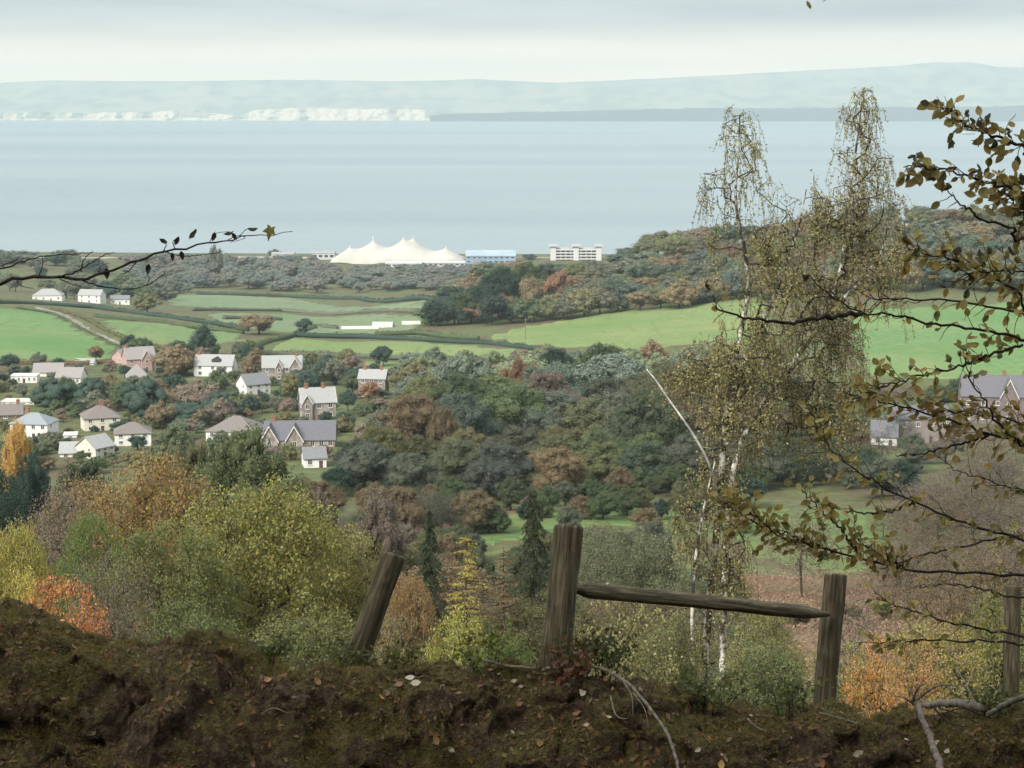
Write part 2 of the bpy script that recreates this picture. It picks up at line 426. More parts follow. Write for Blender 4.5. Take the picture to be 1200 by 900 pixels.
def drape(name, pxpoly, mat, step=9.0, lift=.35, kind='structure'):
    poly = [hit(*p) for p in pxpoly]
    P2 = [(p[0], p[1]) for p in poly]
    # densify the outline
    ring = []
    for i in range(len(P2)):
        a, b = np.array(P2[i]), np.array(P2[(i + 1) % len(P2)])
        n = max(1, int(np.linalg.norm(b - a) / step))
        for k in range(n): ring.append(a + (b - a) * k / n)
    ring = np.array(ring); mn, mxx = ring.min(0), ring.max(0)
    g = []
    for x in np.arange(mn[0], mxx[0], step):
        for y in np.arange(mn[1], mxx[1], step): g.append((x, y))
    pts = [Vector((float(p[0]), float(p[1]))) for p in ring] + [Vector(p) for p in g]
    edges = [(i, (i + 1) % len(ring)) for i in range(len(ring))]
    v, e, f, *_ = geometry.delaunay_2d_cdt(pts, edges, [list(range(len(ring)))], 1, 1e-4)
    V = np.array([(p.x, p.y, 0) for p in v]); V[:, 2] = ter(V[:, 0], V[:, 1]) + lift + fbm(V, .03, 4, 5) * np.clip(V[:, 1] / 120, .1, 1.2)
    V[:len(ring), 2] -= lift + .9                # the rim dips under the rough ground
    me = bpy.data.meshes.new(name); me.from_pydata(V.tolist(), [], [list(q) for q in f]); me.materials.append(mat); me.update()
    o = obj(name, me); o['kind'] = kind; return o
G_BRIGHT = grass_mat('pasture_bright', (.125, .21, .082))
G_MID = grass_mat('pasture_mid', (.135, .20, .085))
G_PALE = grass_mat('pasture_pale', (.15, .20, .112))
G_YEL = grass_mat('pasture_yellow', (.165, .22, .088))
G_DULL = grass_mat('pasture_dull', (.13, .17, .085))
G_NEAR = grass_mat('pasture_valley', (.105, .155, .056))
ROADM = noise_mat('farm_track', (.16, .14, .12), (.28, .25, .21), scale=.3)
drape('field', [(-90, 361), (20, 361), (62, 367), (92, 383), (118, 396), (146, 409), (140, 424), (60, 428), (-90, 430)], G_BRIGHT)
drape('farm_track', [(40, 359), (75, 367), (104, 383), (126, 394), (150, 404), (146, 409), (118, 397), (95, 385), (70, 371), (40, 363)], ROADM, lift=.5, step=5)
drape('field', [(112, 373), (190, 380), (285, 391), (292, 401), (250, 404), (165, 404), (130, 392)], G_MID)
drape('field', [(305, 407), (340, 395), (500, 401), (630, 411), (596, 424), (470, 418), (380, 412), (320, 414)], G_YEL)
drape('field', [(190, 343), (330, 345), (512, 351), (503, 364.5), (420, 366), (330, 364.5), (200, 358)], G_PALE)
drape('field', [(240, 367.5), (330, 368), (420, 369.5), (505, 369.5), (494, 392), (440, 393), (345, 391), (300, 386), (250, 376)], G_PALE)
drape('field', [(560, 395), (600, 386), (650, 376), (780, 356), (905, 346), (910, 402), (800, 404), (742, 413), (690, 406), (640, 408)], G_YEL)
drape('field', [(985, 366), (1100, 358), (1260, 350), (1260, 442), (1120, 446), (1000, 440)], G_BRIGHT)
drape('field', [(300, 418), (346, 417), (350, 430), (300, 432)], G_BRIGHT, step=5)
drape('field', [(420, 422), (520, 424), (530, 440), (440, 440)], G_MID, step=5)
drape('field', [(535, 620), (600, 601), (690, 594), (800, 590), (810, 612), (700, 618), (640, 632), (560, 646)], G_NEAR, step=4, lift=.25)
drape('field', [(860, 597), (940, 594), (1045, 598), (1075, 655), (1010, 672), (900, 660), (850, 640)], G_NEAR, step=4, lift=.25)
drape('bracken_slope', [(850, 668), (1000, 676), (1080, 664), (1250, 680), (1250, 800), (1000, 815), (840, 760)], noise_mat('bracken_ground', (.10, .055, .035), (.20, .11, .065), scale=.6, detail=9, c3=(.14, .12, .06), scale3=.08, bump=.6, bscale=2, bdist=.3), step=3, lift=.25)
drape('bracken_slope', [(470, 612), (520, 598), (600, 592), (610, 600), (560, 616), (480, 628)], noise_mat('bracken_ground_far', (.11, .055, .04), (.19, .10, .07), scale=.4, detail=9), step=4, lift=.3)
drape('beach', [(-100, 300.5), (200, 300.2), (700, 300.2), (700, 302), (200, 302), (-100, 302)], noise_mat('shingle', (.25, .23, .2), (.4, .37, .32), scale=.2), step=25, lift=.5)

# ------------------------------------------------------------------ houses
GLASS = noise_mat('window_glass', (.02, .024, .03), (.06, .07, .08), scale=.6, rough=.15, spec=.5)
WHITE = plain((.72, .72, .69)); CREAM = plain((.64, .61, .50)); TRIM = plain((.66, .65, .62), .6)
STONE = noise_mat('red_sandstone', (.14, .115, .10), (.26, .22, .19), scale=2.2, c3=(.32, .285, .255), scale3=.5)
PINK = noise_mat('pink_render', (.36, .24, .215), (.46, .32, .285), scale=.8)
MAUVE = noise_mat('mauve_stone', (.125, .10, .095), (.20, .165, .155), scale=1.3)
def roof_mat(n, a, b): return noise_mat(n, a, b, scale=3.0, stretch=(1, 1, 4), bump=.4, bscale=6, bdist=.05, rough=.75)
SLATE = roof_mat('slate_grey', (.12, .125, .135), (.22, .225, .23))
SLATE_PALE = roof_mat('slate_pale', (.22, .225, .225), (.35, .355, .345))
SLATE_DARK = roof_mat('slate_dark', (.085, .085, .10), (.16, .155, .17))
TILE_BROWN = roof_mat('tile_brown', (.12, .105, .10), (.215, .19, .175))
TILE_PINK = roof_mat('tile_pinkish', (.19, .175, .175), (.30, .275, .27))
SLATE_BLUE = roof_mat('slate_blue', (.17, .19, .21), (.28, .31, .33))
BRICK = noise_mat('chimney_brick', (.18, .09, .06), (.30, .16, .11), scale=5)
_winmesh = {}
def window(parent, x, y, z, w, h, face='front', wood=None):
    """frame proud of the wall with a darker pane set in it; the outer face looks along -y (front), +-x (ends)"""
    k = (round(w, 2), round(h, 2))
    if k not in _winmesh:
        f = .13
        a = MB(); a.box(-w/2, w/2, -.07, .05, 0, f); a.box(-w/2, w/2, -.07, .05, h - f, h)
        a.box(-w/2, -w/2 + f, -.068, .05, f, h - f); a.box(w/2 - f, w/2, -.068, .05, f, h - f); a.box(-.05, .05, -.06, .05, f, h - f)
        b = MB(); b.box(-w/2 + f * .9, w/2 - f * .9, -.02, .04, f * .9, h - f * .9)
        s = MB(); s.box(-w/2 - .1, w/2 + .1, -.16, .04, -.1, -.002)
        _winmesh[k] = (a.mesh('window', wood or TRIM), b.mesh('pane', GLASS), s.mesh('sill', TRIM))
    a, b, s = _winmesh[k]
    o = obj('window', a, parent, (x, y, z)); obj('pane', b, o); obj('sill', s, o)
    o.rotation_euler = (0, 0, {'front': 0, 'left': -math.pi/2, 'right': math.pi/2}[face])
    return o
HOUSE_RECTS = []
def house(label, px, yb, wpx, eave, roof, kind='gable', rot=0.0, depth=8.0, wall=WHITE, rmat=SLATE, nx=3, ns=2, chim=(), cross=(), dormer=(), wing=None, D=None, name='house', door=True, cat='house', wsc=1.0, barge=False, front=None, endwin=True, group=None):
    p = hit(px, yb) if D is None else None
    if D is not None:
        X = (px - 600) / FPX * D * 1.01; p = np.array([X, D, float(ter(X, D))])
    Y = p[1]; s = mpp(Y) * 1.0
    Lx = wpx * s; ev = eave * s; rh = roof * s; W = depth
    HOUSE_RECTS.append((px - wpx/2 - 2, px + wpx/2 + 2, yb - eave - roof - 2, yb, Y))
    t = thing(name, label, cat, (p[0], p[1], p[2] - .1), rad(rot), group)
    hx, hy = Lx / 2, W / 2
    mb = MB()
    if kind == 'gable':
        mb.prism([(-hx, -hy, -2.5), (-hx, hy, -2.5), (-hx, hy, ev), (-hx, 0, ev + rh - .12), (-hx, -hy, ev)], (Lx, 0, 0))
    else: mb.box(-hx, hx, -hy, hy, -2.5, ev)
    w_ = mb.build('wall', wall, t)
    mb = MB(); o_ = .35; th = .22
    if kind == 'gable':
        sl = rh / hy
        for sg in (-1, 1):
            a = [(-hx - o_, 0, ev + rh), (-hx - o_, sg * (hy + o_), ev - sl * o_), (-hx - o_, sg * (hy + o_), ev - sl * o_ + th), (-hx - o_, 0, ev + rh + th)]
            mb.prism(a if sg < 0 else a[::-1], (Lx + 2 * o_, 0, 0))
    elif kind == 'hip':
        r = min(hx * .92, hy) ; a, b = hx + o_, hy + o_
        base = [(-a, -b, ev), (a, -b, ev), (a, b, ev), (-a, b, ev)]; rp = [(-hx + r, 0, ev + rh), (hx - r, 0, ev + rh)]
        mb.poly([base[0], base[1], rp[1], rp[0]]); mb.poly([base[2], base[3], rp[0], rp[1]]); mb.poly([base[1], base[2], rp[1]]); mb.poly([base[3], base[0], rp[0]])
        mb.box(-a, a, -b, b, ev - .2, ev - .004)
    elif kind == 'flat':
        mb.box(-hx - .2, hx + .2, -hy - .2, hy + .2, ev, ev + max(.25, rh))
    r_ = mb.build('roof', rmat, t)
    for c in chim:
        m2 = MB(); x = c * hx; m2.box(x - .55, x + .55, -.4, .4, ev + rh - 1.2, ev + rh + 1.3); m2.box(x - .65, x + .65, -.5, .5, ev + rh + 1.3, ev + rh + 1.5)
        for q in (-.3, .3): m2.box(x + q - .12, x + q + .12, -.12, .12, ev + rh + 1.5, ev + rh + 1.95)
        m2.build('chimney', BRICK, r_)
    fh = ev / ns
    ww = min(1.25, Lx / max(nx, 1) * .45) * wsc; wh = min(1.45, fh * .55) * wsc
    for k in range(ns):
        for i in range(nx):
            x = -hx + Lx * (i + .5) / nx
            if door and k == 0 and i == nx // 2 and nx > 1:
                m2 = MB(); m2.box(x - .5, x + .5, -hy - .06, -hy + .05, 0.0, 2.05); d_ = m2.build('door', plain((.10, .06, .05)), t)
                m2 = MB(); m2.box(x + .33, x + .40, -hy - .12, -hy - .055, .95, 1.1); m2.build('handle', TRIM, d_)
            else: window(t, x, -hy, k * fh + fh * .36, ww, wh, 'front')
        if kind != 'flat' and endwin:
            for sd_, f in ((-hx, 'left'), (hx, 'right')):
                window(t, sd_, -hy * .35, k * fh + fh * .36, ww * .9, wh, f)
    for (cxp, cw, ch) in cross:                 # front gables with white barge boards
        x = cxp * hx; w2 = cw * s / 2; top = min(ev + ch * s, ev + rh - .3); yq = -hy - .9
        m2 = MB(); m2.prism([(x - w2, yq, -2.4), (x + w2, yq, -2.4), (x + w2, yq, ev), (x, yq, top - .15), (x - w2, yq, ev)], (0, 1.6, 0)); g_ = m2.build('gable_wall', wall, t)
        m2 = MB(); sl2 = (top - ev) / w2
        for sg in (-1, 1):
            a = [(x, yq - .3, top), (x + sg * (w2 + .3), yq - .3, ev - sl2 * .3), (x + sg * (w2 + .3), yq - .3, ev - sl2 * .3 + .2), (x, yq - .3, top + .2)]
            m2.prism(a if sg > 0 else a[::-1], (0, hy + 1.1, 0))
        m2.build('gable_roof', rmat, t)
        m2 = MB()
        for sg in (-1, 1):
            a = [(x, yq - .38, top - .30), (x + sg * (w2 + .32), yq - .38, ev - sl2 * .32 - .30), (x + sg * (w2 + .32), yq - .38, ev - sl2 * .32 + .24), (x, yq - .38, top + .24)]
            m2.prism(a if sg > 0 else a[::-1], (0, .075, 0))
        m2.build('bargeboard', TRIM, t)
        for k in range(ns): window(t, x, yq, k * fh + fh * .34, min(1.3, w2 * .9), wh, 'front')
    for (dx, dw) in dormer:
        x = dx * hx; w2 = dw * s / 2; z0 = ev + rh * .25; zt = ev + rh * .62; z2 = ev + rh * .9
        yq = -hy * .74
        m2 = MB(); m2.prism([(x - w2, yq, z0), (x + w2, yq, z0), (x + w2, yq, zt), (x, yq, z2), (x - w2, yq, zt)], (0, hy * .6, 0)); d_ = m2.build('dormer', plain((.06, .055, .055)), r_)
        m2 = MB(); m2.box(x - w2 * .6, x + w2 * .6, yq - .05, yq + .05, z0 + .2, zt - .1); m2.build('pane', GLASS, d_)
    if barge and kind == 'gable':
        for e in (-1, 1):
            m2 = MB(); x = e * (hx + o_ + .04)
            for sg in (-1, 1):
                m2.prism([(x - .05, 0, ev + rh - .25), (x - .05, sg * (hy + o_), ev - rh / hy * o_ - .25), (x - .05, sg * (hy + o_), ev - rh / hy * o_ + .26), (x - .05, 0, ev + rh + .26)], (.1, 0, 0))
            m2.build('bargeboard', TRIM, t)
    return t

house('long low white bungalow with a flat roof left of the round dark yew trees', 30, 448, 30, 9, 1, 'flat', 4, 6, WHITE, TRIM, nx=5, ns=1)
house('low white bungalow under a mauve tiled roof between two round dark yews', 84, 449, 30, 9, 10, 'gable', -4, 9, WHITE, TILE_PINK, nx=4, ns=1)
house('mauve roofed bungalow just below the bright green field', 58, 440, 34, 6, 9, 'gable', 6, 8, WHITE, TILE_PINK, nx=3, ns=1)
house('large pink house with a tall brick chimney at the end of the farm track', 163, 434, 34, 16, 12, 'gable', 24, 10, PINK, TILE_PINK, nx=3, ns=2, chim=(-.8,), cross=((.35, 12, 10),))
house('small white cottage with a grey roof in front of the pink house', 161, 448, 25, 8, 14, 'hip', 14, 9, WHITE, TILE_PINK, nx=3, ns=1)
house('pink cottage with a brick gable left of the large pink house', 143, 426, 14, 9, 8, 'gable', 60, 7, PINK, TILE_PINK, nx=2, ns=1)
house('small pale glasshouse at the lower edge of the bright green field', 101, 427, 22, 3, 4, 'gable', -6, 5, WHITE, SLATE_PALE, nx=5, ns=1, door=False, name='glasshouse', cat='greenhouse', endwin=False)
house('white two storey house with blue grey hipped roof, lower left of the village', 41, 512, 46, 19, 11, 'hip', -8, 9, WHITE, SLATE_BLUE, nx=4, ns=2, chim=(-.35,))
house('cream square house with a brown pyramid roof, second villa from the left edge', 118, 503, 42, 17, 13, 'hip', 20, 10, CREAM, TILE_BROWN, nx=3, ns=2, chim=(.1,))
house('white villa with a brown hipped roof directly right of the cream square house', 156, 519, 42, 15, 11, 'hip', 12, 9, WHITE, TILE_BROWN, nx=3, ns=2)
house('pale cottage with a light grey gable roof behind the orange trees', 112, 536, 30, 15, 12, 'gable', 55, 8, CREAM, SLATE_PALE, nx=3, ns=2)
house('low pale roofed outbuilding to the left of the pale cottage', 86, 535, 28, 8, 10, 'gable', 8, 8, WHITE, SLATE_PALE, nx=2, ns=1)
house('white garage with a flat roof between the white house and the cream house', 83, 513, 15, 5, 1, 'flat', 10, 5, WHITE, TRIM, nx=1, ns=1, door=False, name='garage', cat='garage')
house('long pale flat roofed greenhouse at the left edge of the village', 24, 473, 40, 4, 1, 'flat', -3, 7, CREAM, plain((.55, .56, .5)), nx=5, ns=1, door=False, name='glasshouse', cat='greenhouse')
house('dark roofed cottage at the left edge above the white two storey house', 14, 490, 26, 7, 10, 'gable', 12, 8, MAUVE, TILE_BROWN, nx=2, ns=1, chim=(.6,))
house('white house with pale slate roof and one dark dormer, highest in the village', 253, 440, 46, 14, 11, 'gable', -7, 9, WHITE, SLATE_PALE, nx=3, ns=2, chim=(-.85,), dormer=((.15, 11),), wsc=1.15)
house('stone house with light slate roof and a right hand gable above the school', 331, 444, 46, 16, 12, 'gable', 6, 9, STONE, SLATE_PALE, nx=4, ns=2, chim=(.75,), cross=((.68, 14, 13), (-.15, 8, 8)))
house('cottage with a bright white gable end and grey slate roof beside the stone house', 297, 461, 32, 13, 11, 'gable', 38, 8, WHITE, SLATE, nx=3, ns=2)
house('stone house with pale roof, two chimneys and white windows, in the village centre', 372, 490, 40, 22, 15, 'gable', 14, 9, STONE, SLATE_PALE, nx=3, ns=2, chim=(-.65, .35), wsc=1.2, barge=True, cross=((-.72, 12, 10),))
house('tall creeper covered brown stone house right of the village by the wood', 438, 465, 32, 24, 9, 'gable', -6, 8, STONE, SLATE_PALE, nx=3, ns=3, chim=(-.6, .6))
house('long dark slated school with two white edged front gables', 352, 522, 84, 12, 18, 'gable', 3, 13, STONE, SLATE_DARK, nx=8, ns=1, chim=(-.75,), cross=((-.82, 20, 17), (-.12, 20, 17)), name='school', cat='school', wsc=1.2)
house('broad brown roofed house with a white end wall left of the school', 278, 512, 60, 11, 15, 'hip', -10, 13, WHITE, TILE_BROWN, nx=4, ns=1)
house('small grey roofed cottage with a white wall below the school', 368, 545, 26, 12, 10, 'gable', 12, 8, WHITE, SLATE, nx=2, ns=1)
house('low white building half hidden by trees on the far hillside, far left', 57, 352, 34, 7, 7, 'hip', 5, 12, WHITE, SLATE_PALE, nx=4, ns=1)
house('white farmhouse half hidden by trees on the far hillside below the bare branch', 108, 354, 28, 9, 6, 'gable', -12, 10, WHITE, SLATE_PALE, nx=3, ns=2)
house('small white cottage to the right of the far white farmhouse', 141, 356, 22, 6, 4, 'gable', 8, 8, WHITE, SLATE, nx=3, ns=1)
house('large mauve stone house with tall chimneys at the right edge behind the beech leaves', 1166, 494, 84, 34, 22, 'gable', -8, 11, MAUVE, SLATE_DARK, nx=5, ns=2, chim=(-.4, .2, .75), cross=((.3, 20, 20),))
house('pinkish rendered house with a grey roof beside the large mauve house', 1076, 516, 66, 30, 12, 'gable', 10, 9, noise_mat('faded_render', (.19, .16, .15), (.26, .225, .21), scale=.7), SLATE_DARK, nx=4, ns=2, chim=(.5,))
house('white lean-to cottage with a dark roof left of the pinkish rendered house', 1036, 520, 30, 12, 16, 'gable', -12, 8, WHITE, SLATE_DARK, nx=2, ns=1)
def polytunnel(label, px, yb, wpx, hpx, rot):
    p = hit(px, yb); s = mpp(p[1]); Lx = wpx * s; h = hpx * s; r = h * 1.6
    t = thing('polytunnel', label, 'polytunnel', p, rad(rot))
    prof = [(0, -r * math.cos(a), h * math.sin(a)) for a in np.linspace(0, math.pi, 10)]
    mb = MB(); mb.prism([(-Lx/2, y, z) for _, y, z in prof][::-1], (Lx, 0, 0)); mb.build('cover', plain((.52, .52, .46)), t)
    for k in range(6):
        m2 = MB(); x = -Lx/2 + Lx * k / 5; pr = [(x - .15, y * 1.02, z * 1.02 + .02) for _, y, z in prof]; m2.prism(pr[::-1], (.3, 0, 0)); m2.build('hoop', plain((.4, .4, .38)), t)
polytunnel('long pale polytunnel nearest the hedge in the flat fields', 422, 386, 44, 4, 4)
polytunnel('taller pale polytunnel in the middle of the flat fields', 449, 383, 24, 6, -3)
polytunnel('short pale polytunnel next to the dark hedge trees in the flat fields', 482, 380, 22, 4, 2)

# ------------------------------------------------------------------ resort by the shore
def tent():
    Y = 2150.; s = mpp(Y)
    c = at(468, 305, Y); gz = float(ter(c[0], Y)); zed = c[2]
    t = thing('tent_pavilion', 'huge white tented pavilion with five peaks beside the sea', 'tent', (c[0], Y, gz))
    hx, hy = 79 * s, 38.
    peaks = [(-58, -6, 20), (-31, 4, 25), (5, -4, 26.5), (16, 8, 25.5), (55, -4, 18.5)]
    n, m = 160, 60
    U, W = np.meshgrid(np.linspace(-1, 1, n), np.linspace(-1, 1, m))
    X = U * hx; Yy = W * hy * (1 - .35 * U ** 4)
    Z = np.zeros_like(X)
    acc = np.zeros_like(X)
    for (a, b, h) in peaks:
        d = np.sqrt((X - a * s) ** 2 + ((Yy - b) * .62) ** 2)
        acc = acc + (h * s * (.34 * np.exp(-d / 8.0) + .66 * np.exp(-(d / 33.0) ** 2))) ** 4
    Z = acc ** .25
    edge = np.clip(1 - np.maximum(np.abs(U) ** 3, np.abs(W) ** 3), 0, 1)
    Z = Z * (edge ** .35) + 1.5 * np.sin((U + 1) * 9.5) * (np.abs(W) > .9) * .6
    Z = Z + zed - gz - 1.0
    V = np.stack([X, Yy, Z], -1).reshape(-1, 3); I = np.arange(n * m).reshape(m, n)
    F = np.stack([I[:-1, :-1].ravel(), I[:-1, 1:].ravel(), I[1:, 1:].ravel(), I[1:, :-1].ravel()], 1)
    obj('canopy', mesh_np('canopy', V, F, noise_mat('tent_membrane', (.38, .37, .33), (.46, .445, .40), scale=.05, rough=.6), smooth=True), t)
    for (a, b, h) in peaks:
        m2 = MB(); i = np.argmin((X.ravel() - a * s) ** 2 + (Yy.ravel() - b) ** 2); zt = Z.ravel()[i]
        m2.box(a * s - .5, a * s + .5, b - .5, b + .5, 0, zt + (5 if h == 25 else 1.8)); m2.build('mast', plain((.6, .6, .58)), t)
    for k in range(9):                            # glazed side walls between the edge columns
        x0 = -hx * .9 + k * hx * .2; m2 = MB(); m2.box(x0, x0 + hx * .19, -hy * .72, -hy * .72 + .4, -3, zed - gz + .8)
        m2.build('wall_panel', plain((.30, .36, .38)) if k % 3 else plain((.55, .57, .56)), t)
tent()
def slab(label, x0, x1, ytop, yb, Y, depth, mat, name='building', cat='building', roofh=0, rmat=None, bands=0, group=None):
    s = mpp(Y); a = at(x0, yb, Y); b = at(x1, yb, Y); top = at(x0, ytop, Y)[2]; gz = float(ter((a[0] + b[0]) / 2, Y))
    t = thing(name, label, cat, ((a[0] + b[0]) / 2, Y, gz), 0, group); hx = (b[0] - a[0]) / 2; h = top - gz
    mb = MB(); mb.box(-hx, hx, 0, depth, -2, h); mb.build('wall', mat, t)
    if roofh:
        mb = MB(); r = roofh * s; mb.prism([(-hx - .5, -.6, h + .01), (-hx - .5, depth / 2, h + r), (-hx - .5, depth + .6, h + .01)][::-1], (2 * hx + 1, 0, 0)); mb.build('roof', rmat or mat, t)
    for k in range(bands):
        nb = max(3, int(2 * hx / 6))
        for i in range(nb):
            x = -hx + 2 * hx * (i + .5) / nb; wv = 2 * hx / nb * .7; z = h * (k + .35) / bands
            m2 = MB(); m2.box(x - wv / 2, x + wv / 2, -.12, .3, z, z + h / bands * .45); w = m2.build('window', TRIM, t)
            m2 = MB(); m2.box(x - wv / 2 + .25, x + wv / 2 - .25, -.2, .2, z + .2, z + h / bands * .45 - .2); m2.build('pane', GLASS, w)
    return t
BLUE = noise_mat('blue_cladding', (.16, .27, .40), (.24, .36, .48), scale=.05); BLUE_PALE = noise_mat('pale_blue_roof', (.26, .33, .38), (.34, .41, .45), scale=.05)
slab('large pale blue hall with a low roof right of the white tents', 546, 604, 300, 311, 2120, 50, BLUE, roofh=5, rmat=BLUE_PALE, bands=2)
slab('low deep blue building in front of the large pale blue hall', 566, 600, 312, 319, 2030, 20, BLUE, roofh=1.5, rmat=BLUE_PALE, bands=1)
slab('small red brown house with a pitched roof in front of the blue hall', 554, 568, 311, 316, 2040, 14, plain((.5, .48, .45)), roofh=5, rmat=TILE_BROWN, bands=1)
slab('long grey flat building under the right end of the white tents', 495, 545, 308, 315, 2075, 20, plain((.42, .45, .46)), roofh=1, rmat=plain((.5, .52, .53)), bands=1)
slab('pale low building under the middle of the white tents', 452, 494, 309, 317, 2060, 20, plain((.58, .58, .53)), roofh=2, rmat=plain((.45, .48, .5)), bands=1)
slab('low grey building at the left foot of the white tents', 366, 392, 297, 302, 2190, 20, plain((.5, .52, .52)), roofh=2, rmat=SLATE_PALE, bands=1)
slab('low white chalet row far left of the white tents on the shore', 318, 344, 298, 302, 2190, 20, plain((.6, .6, .58)), roofh=2, rmat=SLATE_PALE, bands=1)
def marquee():
    Y = 2040.; c = at(545, 319, Y); s = mpp(Y); gz = float(ter(c[0], Y))
    t = thing('marquee', 'small white marquee in front of the white tents', 'tent', (c[0], Y, gz))
    z0 = c[2] - gz; mb = MB(); r = 8 * s
    ring = [(r * math.cos(a), r * math.sin(a) * .8, z0) for a in np.linspace(0, 2 * math.pi, 13)[:-1]]; mid = [(x * .5, y * .5, z0 + 3.2 * s) for x, y, _ in ring]
    for k in range(12):
        j = (k + 1) % 12; mb.poly([ring[k], ring[j], mid[j], mid[k]]); mb.poly([mid[k], mid[j], (0, 0, z0 + 6 * s)])
    mb.build('canopy', plain((.85, .84, .8)), t)
    m2 = MB(); m2.prism([(x * .96, y * .96, -1) for x, y, _ in ring], (0, 0, z0 + .99)); m2.build('side_wall', plain((.7, .7, .67)), t)
marquee()
def hotel():
    Y = 2180.; s = mpp(Y); a = at(645, 303, Y); b = at(705, 303, Y); gz = float(ter(a[0], Y)); z0 = 0; zt = at(645, 291, Y)[2] - gz
    t = thing('apartment_block', 'long white apartment block with three capped stair towers by the sea', 'building', ((a[0] + b[0]) / 2, Y, gz)); hx = (b[0] - a[0]) / 2
    mb = MB(); mb.box(-hx, hx, 0, 14, -2, zt); mb.build('wall', plain((.40, .42, .43)), t)
    for k in range(4):
        z = zt * (k + 1) / 4 - 2.0
        m2 = MB(); m2.box(-hx, hx, -1.6, .2, z - .5, z + .9); m2.build('balcony', plain((.58, .58, .57)), t)
        for i in range(10):
            x = -hx + 2 * hx * (i + .5) / 10; m2 = MB(); m2.box(x - 2.2, x + 2.2, -.15, .2, z - 2.6, z - .55); m2.build('window', GLASS, t)
    for x in (-hx + 3.5, 0, hx - 3.5):
        m2 = MB(); m2.box(x - 3.2, x + 3.2, -2.2, 14.5, -2, zt + 2.2); w = m2.build('tower', plain((.58, .58, .57)), t)
        m2 = MB(); m2.box(x - 5.5, x + 5.5, -4, 16, zt + 2.2, zt + 3.6); m2.build('cap', plain((.42, .44, .45)), w)
hotel()
def ship():
    Y = 11300.; c = at(1135, 158.5, Y)
    t = thing('cargo_ship', 'small grey cargo ship far out on the water behind the beech leaves', 'ship', (c[0], Y, 0))
    mb = MB(); mb.prism([(-38, -6, 0), (34, -6, 0), (40, -6, 9), (-40, -6, 9)], (0, 12, 0)); mb.build('hull', plain((.10, .11, .13)), t)
    mb = MB(); mb.box(-34, -20, -5, 5, 9.01, 22); mb.build('deckhouse', plain((.6, .6, .6)), t)
    mb = MB(); mb.box(-29, -25, -2, 2, 22.01, 28); mb.build('funnel', plain((.2, .2, .2)), t)
    mb = MB(); mb.box(14, 15, -.5, .5, 9.01, 24); mb.build('mast', plain((.4, .4, .4)), t)
ship()
def pole(px, yt, yb, label):
    p = hit(px, yb); s = mpp(p[1]); h = (yb - yt) * s; t = thing('utility_pole', label, 'pole', p)
    mb = MB(); mb.prism([(.2 * math.cos(a), .2 * math.sin(a), -1) for a in np.linspace(0, 6.28, 7)[:-1]], (0, 0, h + 1)); mb.build('pole_shaft', BARK_PALE, t)
    mb = MB(); mb.box(-.9, .9, -.26, -.201, h - .9, h - .7); mb.build('crossarm', BARK_PALE, t)
pole(616, 372, 399, 'thin wooden utility pole standing in the sloping field below the wooded hill')
# ------------------------------------------------------------------ foliage builders
def unit(a): return a / np.maximum(np.linalg.norm(a, axis=-1, keepdims=True), 1e-9)
def leaf_quads(P, Nn, size, rng, aspect=.62, fold=0.0):
    n = len(P); r = rng.normal(size=(n, 3)); t = unit(np.cross(Nn, r)); b = np.cross(Nn, t)
    s = (size * (.7 + .6 * rng.random(n)))[:, None]
    V = np.stack([P + t * s, P + b * s * aspect + Nn * s * fold, P - t * s, P - b * s * aspect + Nn * s * fold], 1).reshape(-1, 3)
    F = np.arange(4 * n).reshape(n, 4)
    return V, F
def leaf_cols(n, rng, clump=None, k=4):
    c = rng.random((n, 3))
    c[:, 0] = np.clip(.5 + (c[:, 0] - .5) * .8 + (0 if clump is None else clump), 0, 1.2)
    return np.repeat(c, k, 0)
_ico = None
def ico():
    global _ico
    if _ico is None:
        import bmesh
        bm = bmesh.new(); bmesh.ops.create_icosphere(bm, subdivisions=2, radius=1); bm.verts.ensure_lookup_table()
        _ico = (np.array([v.co for v in bm.verts]), np.array([[v.index for v in f.verts] for f in bm.faces])); bm.free()
    return _ico
def tubes(P0, P1, R0, R1, sides=5):
    P0, P1 = np.asarray(P0), np.asarray(P1); n = len(P0); d = unit(P1 - P0)
    ref = np.where(np.abs(d[:, 2:3]) > .9, np.array([[1., 0, 0]]), np.array([[0, 0, 1.]])); a = unit(np.cross(d, ref)); b = np.cross(d, a)
    ang = np.linspace(0, 2 * np.pi, sides + 1)[:-1]
    ring = np.cos(ang)[None, :, None] * a[:, None] + np.sin(ang)[None, :, None] * b[:, None]
    V0 = P0[:, None] + ring * np.asarray(R0)[:, None, None]; V1 = P1[:, None] + ring * np.asarray(R1)[:, None, None]
    V = np.concatenate([V0, V1], 1).reshape(-1, 3); k = np.arange(sides); k2 = (k + 1) % sides
    F = np.stack([k, k2, k2 + sides, k + sides], 1)[None] + (np.arange(n) * 2 * sides)[:, None, None]
    return V, F.reshape(-1, 4)
